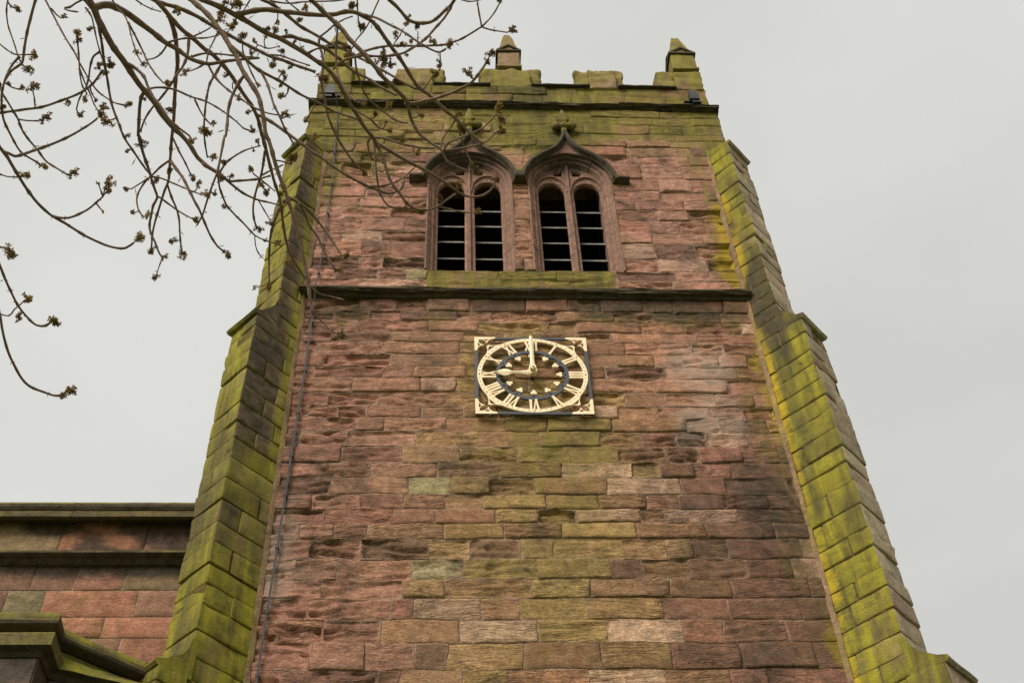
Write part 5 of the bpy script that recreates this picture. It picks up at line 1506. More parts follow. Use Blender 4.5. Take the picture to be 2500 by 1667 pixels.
 (3, 0.0058, 0.003, [(-1.841,-8.993,5.854), (-1.838,-8.993,5.854), (-1.797,-8.971,5.827), (-1.766,-8.947,5.809), (-1.737,-8.927,5.801), (-1.699,-8.903,5.803), (-1.668,-8.879,5.811), (-1.637,-8.849,5.821), (-1.603,-8.813,5.836), (-1.566,-8.782,5.854), (-1.531,-8.754,5.867), (-1.492,-8.725,5.875), (-1.445,-8.704,5.88), (-1.406,-8.692,5.877)]),
 (50, 0.0044, 0.0029, [(-1.737,-8.929,5.802), (-1.72,-8.911,5.781), (-1.703,-8.896,5.747), (-1.69,-8.881,5.706), (-1.678,-8.868,5.669), (-1.66,-8.853,5.634), (-1.647,-8.836,5.61), (-1.632,-8.81,5.59), (-1.626,-8.801,5.587), (-1.61,-8.768,5.579), (-1.596,-8.745,5.576)]),
 (5, 0.0074, 0.0041, [(-1.745,-8.732,6.427), (-1.746,-8.735,6.43), (-1.708,-8.735,6.446), (-1.672,-8.719,6.455), (-1.632,-8.702,6.468), (-1.602,-8.685,6.474), (-1.575,-8.67,6.477), (-1.554,-8.653,6.475), (-1.541,-8.643,6.473), (-1.513,-8.624,6.465), (-1.488,-8.605,6.45), (-1.451,-8.589,6.429), (-1.396,-8.578,6.394), (-1.363,-8.569,6.366), (-1.33,-8.562,6.338), (-1.298,-8.558,6.316), (-1.276,-8.555,6.303)]),
 (9, 0.0053, 0.0035, [(-1.624,-8.58,6.749), (-1.626,-8.56,6.716), (-1.613,-8.544,6.685), (-1.603,-8.51,6.625), (-1.608,-8.467,6.56), (-1.599,-8.437,6.525), (-1.588,-8.401,6.493), (-1.581,-8.365,6.468), (-1.566,-8.33,6.45), (-1.57,-8.334,6.457), (-1.543,-8.275,6.435), (-1.511,-8.225,6.42), (-1.478,-8.179,6.402), (-1.441,-8.147,6.385), (-1.426,-8.138,6.379)]),
 (10, 0.0038, 0.0022, [(-1.495,-8.957,6.125), (-1.488,-8.962,6.131), (-1.485,-8.93,6.116), (-1.49,-8.876,6.082), (-1.487,-8.835,6.023), (-1.473,-8.815,5.961), (-1.448,-8.806,5.906), (-1.426,-8.796,5.859), (-1.399,-8.79,5.827)]),
 (9, 0.0044, 0.0026, [(-1.624,-8.58,6.749), (-1.58,-8.621,6.741), (-1.558,-8.638,6.75), (-1.514,-8.655,6.773), (-1.481,-8.667,6.774)]),
 (-1, 0.0041, 0.0025, [(-1.345,-8.873,6.542), (-1.352,-8.856,6.54), (-1.373,-8.816,6.52), (-1.393,-8.782,6.479), (-1.417,-8.757,6.444), (-1.441,-8.736,6.425), (-1.455,-8.71,6.414), (-1.481,-8.672,6.413)]),
 (-1, 0.0033, 0.0025, [(-1.441,-8.867,6.543), (-1.44,-8.853,6.543), (-1.439,-8.804,6.526), (-1.433,-8.777,6.487), (-1.425,-8.753,6.46)]),
 (14, 0.0041, 0.0033, [(-1.441,-8.709,6.328), (-1.437,-8.664,6.312), (-1.425,-8.617,6.306), (-1.412,-8.576,6.301), (-1.392,-8.542,6.293), (-1.357,-8.515,6.278), (-1.325,-8.5,6.257), (-1.289,-8.49,6.227), (-1.253,-8.488,6.203), (-1.232,-8.493,6.195)]),
 (5, 0.0033, 0.0025, [(-1.458,-8.516,6.266), (-1.428,-8.515,6.234), (-1.4,-8.505,6.218), (-1.379,-8.495,6.215), (-1.358,-8.506,6.225)]),
 (59, 0.0033, 0.0025, [(-1.382,-8.496,6.214), (-1.351,-8.47,6.198), (-1.315,-8.472,6.168)]),
 (5, 0.0042, 0.0025, [(-1.368,-8.385,6.23), (-1.371,-8.385,6.227), (-1.365,-8.358,6.157), (-1.358,-8.321,6.098), (-1.351,-8.278,6.068), (-1.34,-8.238,6.053), (-1.316,-8.2,6.041), (-1.288,-8.189,6.038), (-1.256,-8.188,6.035)]),
 (5, 0.0042, 0.0025, [(-1.379,-8.4,6.232), (-1.396,-8.382,6.237), (-1.397,-8.35,6.235), (-1.388,-8.322,6.213), (-1.374,-8.311,6.199)]),
 (6, 0.0043, 0.0026, [(-1.394,-8.154,6.238), (-1.395,-8.158,6.241), (-1.348,-8.165,6.234), (-1.304,-8.17,6.248), (-1.262,-8.171,6.287), (-1.233,-8.177,6.326), (-1.208,-8.187,6.353)]),
 (7, 0.0042, 0.0025, [(-1.029,-8.461,6.259), (-1.021,-8.418,6.237), (-1.007,-8.375,6.226), (-0.992,-8.345,6.207), (-0.974,-8.326,6.172), (-0.963,-8.32,6.155)]),
 (11, 0.0038, 0.0023, [(-1.09,-8.602,5.804), (-1.085,-8.604,5.804), (-1.072,-8.63,5.811), (-1.04,-8.654,5.804), (-0.998,-8.679,5.794), (-0.966,-8.693,5.796), (-0.934,-8.705,5.814), (-0.908,-8.717,5.845), (-0.885,-8.729,5.876)]),
 (65, 0.0038, 0.0023, [(-1.085,-8.604,5.804), (-1.036,-8.612,5.806), (-0.991,-8.633,5.791), (-0.953,-8.651,5.775), (-0.924,-8.666,5.775), (-0.908,-8.678,5.786), (-0.885,-8.691,5.809)]),
 (7, 0.0033, 0.0025, [(-1.041,-8.469,6.266), (-1.064,-8.433,6.251), (-1.089,-8.414,6.214), (-1.099,-8.389,6.174)]),
 (5, 0.0067, 0.0035, [(-1.364,-8.378,6.228), (-1.341,-8.369,6.219), (-1.291,-8.342,6.205), (-1.242,-8.31,6.204), (-1.2,-8.281,6.211), (-1.153,-8.244,6.224), (-1.099,-8.197,6.239), (-1.052,-8.153,6.246), (-1.015,-8.123,6.247), (-0.989,-8.11,6.247), (-0.955,-8.105,6.252), (-0.915,-8.111,6.26), (-0.885,-8.129,6.274), (-0.871,-8.148,6.285)]),
 (68, 0.0067, 0.0033, [(-1.364,-8.378,6.228), (-1.355,-8.369,6.213), (-1.34,-8.352,6.18), (-1.324,-8.332,6.134), (-1.308,-8.31,6.084), (-1.29,-8.292,6.048), (-1.261,-8.272,6.015), (-1.236,-8.247,5.99), (-1.208,-8.229,5.98), (-1.174,-8.216,5.982), (-1.139,-8.212,5.996), (-1.107,-8.214,6.018), (-1.069,-8.224,6.054), (-1.037,-8.233,6.08)]),
 (62, 0.005, 0.0033, [(-1.378,-8.4,6.232), (-1.332,-8.412,6.21), (-1.288,-8.42,6.171), (-1.238,-8.427,6.134), (-1.203,-8.427,6.122), (-1.168,-8.422,6.12), (-1.123,-8.417,6.127)]),
 (7, 0.0025, 0.0021, [(-1.294,-8.703,6.411), (-1.3,-8.702,6.414), (-1.292,-8.711,6.441), (-1.271,-8.732,6.468), (-1.254,-8.762,6.479)]),
 (15, 0.0027, 0.0022, [(-1.208,-8.502,6.837), (-1.208,-8.553,6.877)]),
 (-1, 0.0073, 0.0038, [(-2.681,-8.698,5.693), (-2.663,-8.671,5.674), (-2.646,-8.651,5.665), (-2.629,-8.619,5.653), (-2.61,-8.575,5.642), (-2.59,-8.528,5.635), (-2.568,-8.481,5.631), (-2.549,-8.449,5.63), (-2.518,-8.411,5.629), (-2.48,-8.38,5.63), (-2.439,-8.35,5.623), (-2.39,-8.325,5.61), (-2.339,-8.309,5.595), (-2.296,-8.304,5.583), (-2.259,-8.307,5.577), (-2.228,-8.326,5.583)]),
 (73, 0.0051, 0.003, [(-2.649,-8.658,5.668), (-2.635,-8.653,5.668), (-2.616,-8.641,5.668), (-2.598,-8.639,5.68), (-2.564,-8.636,5.713), (-2.522,-8.633,5.755), (-2.468,-8.643,5.788), (-2.416,-8.669,5.798), (-2.359,-8.707,5.796), (-2.337,-8.726,5.796)]),
 (73, 0.0045, 0.003, [(-2.513,-8.407,5.63), (-2.475,-8.404,5.626), (-2.443,-8.403,5.64), (-2.4,-8.413,5.669), (-2.366,-8.439,5.677), (-2.335,-8.468,5.674)]),
 (-1, 0.003, 0.0022, [(-2.709,-8.553,5.703), (-2.692,-8.552,5.688), (-2.664,-8.546,5.68), (-2.631,-8.542,5.684)]),
 (-1, 0.005, 0.0037, [(-2.651,-8.46,5.36), (-2.632,-8.416,5.336), (-2.621,-8.348,5.327), (-2.612,-8.284,5.327), (-2.596,-8.224,5.321), (-2.571,-8.192,5.308), (-2.538,-8.173,5.288), (-2.502,-8.178,5.279), (-2.476,-8.198,5.281)]),
 (-1, 0.0036, 0.0022, [(-2.654,-8.257,5.256), (-2.642,-8.248,5.257), (-2.612,-8.24,5.256), (-2.589,-8.267,5.26), (-2.566,-8.288,5.255), (-2.544,-8.31,5.258)]),
 (-1, 0.005, 0.0037, [(-2.636,-8.324,5.246), (-2.617,-8.289,5.196), (-2.608,-8.242,5.16), (-2.598,-8.177,5.137), (-2.586,-8.118,5.129), (-2.569,-8.062,5.123), (-2.548,-8.028,5.12), (-2.506,-8.004,5.118), (-2.456,-7.993,5.11), (-2.416,-8.014,5.115)]),
 (-1, 0.0036, 0.0028, [(-2.642,-8.47,5.369), (-2.626,-8.469,5.356), (-2.598,-8.465,5.35)]),
 (3, 0.0027, 0.0021, [(-1.514,-8.43,5.048), (-1.533,-8.4,5.031), (-1.537,-8.393,5.015)]),
 (81, 0.0027, 0.0021, [(-1.514,-8.43,5.048), (-1.484,-8.396,5.044), (-1.445,-8.382,5.004)]),
 (3, 0.0028, 0.0021, [(-1.535,-8.481,5.131), (-1.531,-8.481,5.132), (-1.5,-8.446,5.136), (-1.458,-8.432,5.136), (-1.414,-8.437,5.114)]),
 (4, 0.0063, 0.0036, [(-1.801,-7.934,6.396), (-1.805,-7.939,6.398), (-1.832,-7.89,6.349), (-1.851,-7.824,6.322), (-1.858,-7.736,6.28), (-1.853,-7.678,6.195)]),
 (3, 0.0042, 0.0028, [(-1.616,-8.681,5.377), (-1.62,-8.677,5.377), (-1.593,-8.66,5.385), (-1.569,-8.624,5.391), (-1.552,-8.561,5.386), (-1.52,-8.518,5.364), (-1.49,-8.483,5.31), (-1.455,-8.46,5.26)]),
 (85, 0.0049, 0.0028, [(-1.618,-8.674,5.378), (-1.582,-8.655,5.378), (-1.552,-8.627,5.378), (-1.51,-8.58,5.36), (-1.464,-8.548,5.303), (-1.428,-8.535,5.24), (-1.405,-8.525,5.199)]),
 (46, 0.0035, 0.0021, [(-1.851,-8.746,5.401), (-1.846,-8.746,5.4), (-1.842,-8.707,5.383), (-1.834,-8.671,5.38), (-1.826,-8.634,5.383), (-1.807,-8.596,5.39), (-1.776,-8.551,5.393), (-1.741,-8.516,5.375), (-1.71,-8.508,5.36), (-1.684,-8.507,5.347)]),
 (4, 0.0053, 0.0036, [(-1.858,-8.169,6.492), (-1.864,-8.164,6.495), (-1.877,-8.102,6.494), (-1.892,-8.042,6.483), (-1.905,-8.008,6.466), (-1.919,-7.968,6.429), (-1.923,-7.933,6.386), (-1.916,-7.897,6.351), (-1.905,-7.871,6.336)]),
 (0, 0.0041, 0.0024, [(-1.977,-8.347,6.03), (-1.972,-8.352,6.03), (-1.943,-8.39,6.042), (-1.91,-8.407,6.067), (-1.87,-8.413,6.103), (-1.815,-8.424,6.117)]),
 (88, 0.0036, 0.0027, [(-1.89,-8.051,6.484), (-1.884,-8.05,6.484), (-1.851,-8.061,6.503), (-1.824,-8.075,6.503), (-1.79,-8.099,6.494)]),
 (3, 0.0028, 0.0021, [(-1.662,-8.762,5.472), (-1.638,-8.761,5.469), (-1.605,-8.739,5.483)]),
 (88, 0.0027, 0.0023, [(-1.922,-8.052,6.488), (-1.88,-8.014,6.484), (-1.83,-7.984,6.455)]),
 (88, 0.0027, 0.0022, [(-1.92,-7.963,6.423), (-1.904,-7.961,6.423), (-1.875,-7.935,6.384), (-1.854,-7.899,6.369)]),
 (87, 0.0021, 0.0018, [(-1.74,-8.516,5.375), (-1.738,-8.488,5.357), (-1.732,-8.455,5.356), (-1.714,-8.436,5.346)]),
 (36, 0.0044, 0.0026, [(-2.248,-8.241,6.47), (-2.243,-8.24,6.466), (-2.215,-8.21,6.417), (-2.195,-8.174,6.4), (-2.181,-8.133,6.395), (-2.171,-8.108,6.387)]),
 (0, 0.0049, 0.0033, [(-1.951,-8.336,6.011), (-1.928,-8.324,6.011), (-1.909,-8.32,6.021), (-1.871,-8.311,6.039), (-1.823,-8.316,6.043), (-1.801,-8.325,6.039), (-1.775,-8.337,6.033)]),
 (0, 0.0049, 0.0025, [(-1.955,-8.338,6.014), (-1.909,-8.298,6.002), (-1.872,-8.262,6.007), (-1.829,-8.239,6.008), (-1.787,-8.234,5.999), (-1.736,-8.236,5.974)]),
 (0, 0.0056, 0.0031, [(-2.343,-8.689,6.289), (-2.339,-8.691,6.289), (-2.296,-8.677,6.263), (-2.26,-8.665,6.224), (-2.235,-8.65,6.169), (-2.202,-8.638,6.104), (-2.167,-8.629,6.053), (-2.127,-8.607,5.994), (-2.089,-8.587,5.966), (-2.051,-8.563,5.952)]),
 (4, 0.0034, 0.0026, [(-2.129,-8.637,6.599), (-2.125,-8.647,6.604), (-2.092,-8.656,6.627), (-2.059,-8.673,6.634)]),
 (1, 0.0041, 0.0024, [(-2.195,-8.729,6.386), (-2.194,-8.727,6.382), (-2.148,-8.741,6.387), (-2.1,-8.741,6.404), (-2.038,-8.741,6.406), (-1.977,-8.767,6.386)]),
 (1, 0.0041, 0.0024, [(-2.096,-8.688,6.338), (-2.093,-8.689,6.343), (-2.049,-8.691,6.37), (-2.011,-8.691,6.371), (-1.96,-8.696,6.355), (-1.894,-8.705,6.326), (-1.818,-8.702,6.321)]),
 (2, 0.0036, 0.0027, [(-1.977,-8.461,6.913), (-1.984,-8.455,6.907), (-1.98,-8.437,6.877), (-1.973,-8.419,6.87)]),
 (3, 0.0029, 0.0022, [(-1.882,-9.018,5.918), (-1.89,-9.015,5.916), (-1.904,-8.995,5.868), (-1.914,-8.983,5.825), (-1.919,-8.957,5.797)]),
 (2, 0.0045, 0.0027, [(-1.86,-8.43,6.855), (-1.86,-8.434,6.859), (-1.812,-8.439,6.846), (-1.767,-8.441,6.813), (-1.723,-8.437,6.79), (-1.678,-8.422,6.788)]),
 (-1, 0.0044, 0.0035, [(-1.855,-8.677,6.931), (-1.844,-8.66,6.924), (-1.8,-8.652,6.922), (-1.75,-8.656,6.913), (-1.702,-8.671,6.896), (-1.622,-8.696,6.851), (-1.544,-8.716,6.821), (-1.503,-8.724,6.821)]),
 (-1, 0.0034, 0.0026, [(-1.764,-8.768,6.741), (-1.752,-8.761,6.723), (-1.722,-8.746,6.699), (-1.691,-8.72,6.696)]),
 (-1, 0.0035, 0.0026, [(-1.032,-8.747,6.81), (-1.017,-8.741,6.799), (-0.987,-8.731,6.804), (-0.943,-8.732,6.813)]),
 (-1, 0.0034, 0.0025, [(-1.879,-8.805,6.648), (-1.904,-8.773,6.625), (-1.914,-8.761,6.594)]),
 (50, 0.0029, 0.0022, [(-1.782,-8.956,5.816), (-1.761,-8.941,5.763), (-1.743,-8.911,5.743)]),
 (5, 0.0049, 0.0033, [(-1.639,-8.69,6.383), (-1.61,-8.709,6.38), (-1.583,-8.714,6.393)]),
 (2, 0.0027, 0.0023, [(-1.923,-8.446,6.887), (-1.916,-8.459,6.902), (-1.87,-8.448,6.893), (-1.816,-8.472,6.872)]),
 (0, 0.004, 0.0024, [(-2.479,-8.914,6.385), (-2.495,-8.901,6.385), (-2.516,-8.892,6.38), (-2.537,-8.883,6.362), (-2.553,-8.886,6.35), (-2.537,-8.883,6.334), (-2.495,-8.883,6.323)]),
 (19, 0.0029, 0.0022, [(-2.642,-9.068,6.016), (-2.632,-9.057,6.005), (-2.619,-9.052,5.999)]),
 (23, 0.003, 0.0023, [(-2.654,-8.662,5.887), (-2.616,-8.667,5.871), (-2.585,-8.66,5.883)]),
 (24, 0.0028, 0.0024, [(-2.66,-8.592,6.096), (-2.666,-8.619,6.129), (-2.67,-8.644,6.138)]),
 (20, 0.003, 0.0022, [(-2.682,-8.802,5.909), (-2.675,-8.801,5.905), (-2.653,-8.791,5.895), (-2.631,-8.777,5.906)]),
 (-1, 0.0034, 0.0026, [(-2.39,-8.74,6.755), (-2.354,-8.714,6.75), (-2.323,-8.691,6.759), (-2.282,-8.682,6.751)]),
 (50, 0.0029, 0.0022, [(-1.641,-8.853,5.82), (-1.643,-8.851,5.818), (-1.645,-8.84,5.799), (-1.654,-8.831,5.791)]),
 (111, 0.0027, 0.0023, [(-1.883,-8.451,6.896), (-1.883,-8.448,6.892), (-1.89,-8.469,6.918), (-1.885,-8.485,6.936)]),
 (4, 0.0026, 0.0022, [(-1.971,-8.463,6.565), (-1.983,-8.452,6.567), (-1.981,-8.433,6.55)]),
 (1, 0.0032, 0.0024, [(-2.035,-8.678,6.314), (-2.039,-8.675,6.309), (-2.065,-8.666,6.293), (-2.095,-8.65,6.3)]),
 (69, 0.0033, 0.0025, [(-1.111,-8.214,6.015), (-1.062,-8.192,6.027), (-1.019,-8.19,6.014), (-0.973,-8.187,6.01)]),
]
CLUSTERS = [
 (113, (-2.605,-9.05,5.996), (-2.619,-9.052,5.999), 0.0147),
 (26, (-2.496,-8.95,6.145), (-2.507,-8.946,6.142), 0.0136),
 (29, (-2.417,-8.951,6.013), (-2.416,-8.928,5.993), 0.0166),
 (29, (-2.416,-8.931,5.996), (-2.416,-8.928,5.993), 0.0166),
 (27, (-2.449,-8.836,6.273), (-2.432,-8.842,6.277), 0.0123),
 (21, (-2.63,-8.801,6.122), (-2.631,-8.803,6.124), 0.0207),
 (19, (-2.565,-8.888,5.859), (-2.571,-8.887,5.859), 0.0163),
 (28, (-2.402,-8.684,6.285), (-2.421,-8.683,6.285), 0.0216),
 (27, (-2.417,-8.715,6.212), (-2.404,-8.717,6.213), 0.0177),
 (28, (-2.417,-8.655,6.264), (-2.415,-8.658,6.266), 0.0144),
 (116, (-2.667,-8.801,5.903), (-2.669,-8.799,5.902), 0.0116),
 (116, (-2.624,-8.782,5.91), (-2.631,-8.777,5.906), 0.0117),
 (115, (-2.67,-8.654,6.147), (-2.67,-8.644,6.138), 0.0229),
 (20, (-2.696,-8.725,5.874), (-2.699,-8.723,5.872), 0.015),
 (114, (-2.556,-8.67,5.889), (-2.585,-8.66,5.883), 0.022),
 (24, (-2.536,-8.603,6.121), (-2.541,-8.615,6.131), 0.0142),
 (30, (-2.503,-8.551,6.126), (-2.517,-8.563,6.137), 0.016),
 (29, (-2.398,-8.75,5.895), (-2.391,-8.763,5.906), 0.0134),
 (32, (-2.422,-8.628,6.097), (-2.424,-8.629,6.098), 0.0106),
 (31, (-2.317,-8.752,5.829), (-2.336,-8.741,5.821), 0.0199),
 (31, (-2.327,-8.734,5.814), (-2.336,-8.741,5.821), 0.0166),
 (28, (-2.403,-8.52,6.119), (-2.366,-8.533,6.128), 0.0251),
 (25, (-2.238,-8.745,5.872), (-2.246,-8.74,5.868), 0.0151),
 (33, (-2.224,-8.862,6.047), (-2.225,-8.863,6.048), 0.0136),
 (33, (-2.192,-8.837,6.004), (-2.197,-8.836,6.003), 0.0118),
 (37, (-2.211,-8.544,6.388), (-2.201,-8.54,6.384), 0.0167),
 (121, (-2.109,-8.647,6.299), (-2.095,-8.65,6.3), 0.0181),
 (36, (-2.254,-8.342,6.531), (-2.235,-8.34,6.528), 0.0175),
 (2, (-2.262,-8.589,6.962), (-2.259,-8.598,6.969), 0.0241),
 (38, (-2.274,-8.558,6.236), (-2.289,-8.558,6.237), 0.0091),
 (5, (-1.923,-8.848,6.499), (-1.946,-8.821,6.478), 0.0292),
 (5, (-1.966,-8.854,6.492), (-1.976,-8.838,6.479), 0.0146),
 (5, (-1.976,-8.823,6.47), (-1.97,-8.834,6.479), 0.0219),
 (3, (-1.885,-9.045,5.965), (-1.908,-9.032,5.955), 0.0164),
 (2, (-2.039,-8.514,6.965), (-2.057,-8.489,6.945), 0.0203),
 (5, (-1.923,-8.788,6.46), (-1.916,-8.804,6.472), 0.0146),
 (2, (-1.983,-8.486,6.937), (-1.999,-8.468,6.923), 0.0203),
 (7, (-1.753,-8.802,6.432), (-1.751,-8.836,6.461), 0.0127),
 (5, (-1.766,-8.759,6.449), (-1.772,-8.741,6.434), 0.0165),
 (5, (-1.799,-8.764,6.453), (-1.808,-8.754,6.445), 0.0147),
 (52, (-1.725,-8.752,6.457), (-1.719,-8.735,6.442), 0.0092),
 (111, (-1.931,-8.472,6.914), (-1.916,-8.459,6.902), 0.0142),
 (101, (-1.853,-8.718,6.336), (-1.851,-8.703,6.323), 0.0127),
 (104, (-1.808,-8.454,6.858), (-1.812,-8.439,6.846), 0.0161),
 (119, (-1.885,-8.485,6.936), (-1.885,-8.485,6.936), 0.0101),
 (9, (-1.71,-8.634,6.8), (-1.722,-8.621,6.79), 0.0157),
 (105, (-1.693,-8.655,6.874), (-1.69,-8.674,6.89), 0.0178),
 (57, (-1.46,-8.829,6.535), (-1.439,-8.832,6.535), 0.0185),
 (57, (-1.422,-8.77,6.479), (-1.43,-8.77,6.479), 0.0185),
 (2, (-1.843,-8.403,6.826), (-1.838,-8.427,6.847), 0.0222),
 (2, (-1.765,-8.407,6.81), (-1.758,-8.414,6.816), 0.0141),
 (4, (-2.004,-8.488,6.567), (-1.99,-8.494,6.572), 0.0135),
 (50, (-1.662,-8.907,5.826), (-1.677,-8.886,5.808), 0.0131),
 (50, (-1.654,-8.886,5.821), (-1.663,-8.875,5.812), 0.0115),
 (50, (-1.668,-8.866,5.805), (-1.663,-8.875,5.812), 0.0098),
 (109, (-1.736,-8.904,5.736), (-1.743,-8.911,5.743), 0.0097),
 (118, (-1.666,-8.832,5.793), (-1.654,-8.831,5.791), 0.0148),
 (47, (-1.882,-8.627,6.139), (-1.884,-8.627,6.139), 0.0142),
 (4, (-1.926,-8.332,6.533), (-1.9,-8.342,6.54), 0.0117),
 (51, (-1.638,-8.853,5.629), (-1.654,-8.846,5.624), 0.0159),
 (51, (-1.623,-8.85,5.623), (-1.651,-8.841,5.617), 0.008),
 (48, (-1.849,-8.476,6.149), (-1.856,-8.475,6.148), 0.0164),
 (49, (-2.007,-8.484,6.182), (-2.014,-8.481,6.18), 0.0146),
 (45, (-2.076,-8.345,6.353), (-2.083,-8.343,6.352), 0.0304),
 (9, (-1.513,-8.564,6.697), (-1.522,-8.555,6.69), 0.0176),
 (56, (-1.482,-8.672,6.413), (-1.481,-8.672,6.413), 0.0166),
 (53, (-1.601,-8.481,6.58), (-1.606,-8.479,6.579), 0.0271),
 (50, (-1.586,-8.718,5.818), (-1.551,-8.77,5.859), 0.0134),
 (5, (-1.689,-8.724,6.416), (-1.695,-8.712,6.407), 0.011),
 (5, (-1.66,-8.708,6.4), (-1.667,-8.701,6.395), 0.0092),
 (57, (-1.46,-8.832,6.537), (-1.439,-8.832,6.535), 0.0166),
 (57, (-1.422,-8.77,6.479), (-1.43,-8.77,6.479), 0.0166),
 (13, (-1.203,-8.687,6.652), (-1.201,-8.7,6.662), 0.0172),
 (13, (-1.249,-8.692,6.668), (-1.237,-8.704,6.678), 0.0153),
 (13, (-1.236,-8.716,6.688), (-1.244,-8.707,6.681), 0.0096),
 (71, (-1.287,-8.738,6.472), (-1.274,-8.729,6.465), 0.0167),
 (15, (-1.274,-8.514,6.823), (-1.266,-8.51,6.819), 0.016),
 (15, (-1.355,-8.509,6.769), (-1.353,-8.524,6.781), 0.0199),
 (14, (-1.326,-8.698,6.324), (-1.326,-8.712,6.335), 0.0255),
 (14, (-1.298,-8.685,6.321), (-1.305,-8.711,6.343), 0.0183),
 (15, (-1.139,-8.515,6.847), (-1.135,-8.506,6.839), 0.0201),
 (15, (-1.068,-8.513,6.838), (-1.071,-8.517,6.841), 0.0221),
 (18, (-0.795,-8.587,6.834), (-0.818,-8.579,6.828), 0.0219),
 (17, (-0.85,-8.664,6.956), (-0.848,-8.66,6.952), 0.0141),
 (12, (-0.912,-8.89,6.035), (-0.922,-8.87,6.018), 0.0188),
 (12, (-0.925,-8.865,6.008), (-0.926,-8.866,6.01), 0.0153),
 (8, (-1.104,-8.76,6.183), (-1.103,-8.797,6.214), 0.0195),
 (12, (-0.998,-8.843,5.965), (-0.973,-8.825,5.949), 0.017),
 (7, (-1.126,-8.615,6.378), (-1.174,-8.562,6.336), 0.0186),
 (58, (-1.314,-8.519,6.273), (-1.329,-8.502,6.26), 0.0185),
 (59, (-1.362,-8.511,6.229), (-1.358,-8.506,6.225), 0.0129),
 (60, (-1.319,-8.491,6.197), (-1.33,-8.471,6.181), 0.0092),
 (60, (-1.304,-8.472,6.168), (-1.315,-8.472,6.168), 0.0128),
 (11, (-1.17,-8.685,5.928), (-1.208,-8.671,5.92), 0.0138),
 (7, (-1.029,-8.49,6.283), (-1.045,-8.474,6.271), 0.0168),
 (65, (-0.882,-8.743,5.887), (-0.885,-8.729,5.876), 0.0204),
 (65, (-0.866,-8.711,5.853), (-0.892,-8.726,5.867), 0.017),
 (66, (-0.873,-8.693,5.81), (-0.885,-8.691,5.809), 0.0203),
 (14, (-1.239,-8.703,6.369), (-1.247,-8.71,6.375), 0.0092),
 (9, (-1.292,-8.513,6.502), (-1.284,-8.518,6.506), 0.0191),
 (54, (-1.375,-8.786,5.822), (-1.399,-8.79,5.827), 0.0117),
 (8, (-1.215,-8.821,6.254), (-1.209,-8.83,6.26), 0.0107),
 (73, (-2.587,-8.579,5.648), (-2.608,-8.568,5.641), 0.0181),
 (20, (-2.588,-8.483,5.856), (-2.601,-8.483,5.857), 0.0172),
 (23, (-2.458,-8.506,5.772), (-2.477,-8.5,5.768), 0.0204),
 (75, (-2.316,-8.51,5.709), (-2.335,-8.468,5.674), 0.0202),
 (75, (-2.318,-8.486,5.688), (-2.335,-8.468,5.674), 0.0168),
 (75, (-2.352,-8.504,5.705), (-2.335,-8.468,5.674), 0.0074),
 (75, (-2.339,-8.414,5.655), (-2.366,-8.439,5.677), 0.0074),
 (40, (-2.451,-8.045,6.369), (-2.428,-8.046,6.368), 0.0138),
 (73, (-2.206,-8.342,5.595), (-2.228,-8.326,5.583), 0.0237),
 (80, (-2.581,-8.457,5.342), (-2.598,-8.465,5.35), 0.0254),
 (28, (-2.317,-8.448,6.021), (-2.3,-8.458,6.028), 0.0089),
 (28, (-2.318,-8.493,6.061), (-2.329,-8.489,6.058), 0.0125),
 (38, (-2.297,-8.395,6.173), (-2.301,-8.394,6.172), 0.0202),
 (41, (-2.414,-7.983,6.282), (-2.39,-7.99,6.287), 0.0137),
 (38, (-2.275,-8.154,6.015), (-2.265,-8.152,6.013), 0.0185),
 (44, (-2.248,-8.257,6.12), (-2.248,-8.263,6.124), 0.0167),
 (36, (-2.257,-8.133,6.387), (-2.259,-8.133,6.386), 0.0176),
 (39, (-2.083,-8.157,5.984), (-2.095,-8.159,5.986), 0.0184),
 (36, (-2.335,-7.851,6.187), (-2.338,-7.86,6.194), 0.0196),
 (43, (-2.247,-7.891,6.202), (-2.213,-7.895,6.203), 0.0157),
 (38, (-2.198,-8.06,5.859), (-2.205,-8.058,5.857), 0.0146),
 (43, (-2.196,-7.856,6.157), (-2.207,-7.873,6.172), 0.0215),
 (98, (-2.043,-8.552,5.942), (-2.051,-8.563,5.952), 0.0174),
 (45, (-2.056,-8.237,6.329), (-2.078,-8.234,6.328), 0.0172),
 (89, (-1.953,-8.392,6.044), (-1.943,-8.39,6.042), 0.0144),
 (89, (-1.827,-8.438,6.128), (-1.823,-8.422,6.115), 0.0127),
 (89, (-1.842,-8.41,6.102), (-1.846,-8.418,6.109), 0.0073),
 (96, (-1.928,-8.342,6.022), (-1.935,-8.328,6.011), 0.0127),
 (95, (-2.16,-8.1,6.379), (-2.171,-8.108,6.387), 0.0176),
 (44, (-2.072,-8.267,6.077), (-2.088,-8.241,6.056), 0.0147),
 (46, (-1.886,-8.697,5.351), (-1.875,-8.693,5.347), 0.0139),
 (46, (-1.856,-8.702,5.354), (-1.87,-8.706,5.357), 0.0108),
 (0, (-1.965,-8.337,6.016), (-1.96,-8.34,6.018), 0.0163),
 (92, (-1.934,-8.069,6.503), (-1.922,-8.052,6.488), 0.016),
 (88, (-1.891,-8.012,6.467), (-1.903,-8.013,6.468), 0.0201),
 (92, (-1.868,-7.98,6.454), (-1.851,-7.997,6.468), 0.0201),
 (87, (-1.831,-8.63,5.38), (-1.826,-8.634,5.383), 0.0126),
 (42, (-1.986,-7.932,6.056), (-2,-7.94,6.064), 0.0191),
 (88, (-1.898,-7.868,6.333), (-1.905,-7.871,6.336), 0.02),
 (84, (-1.849,-7.885,6.35), (-1.835,-7.881,6.345), 0.018),
 (87, (-1.703,-8.509,5.357), (-1.703,-8.508,5.356), 0.008),
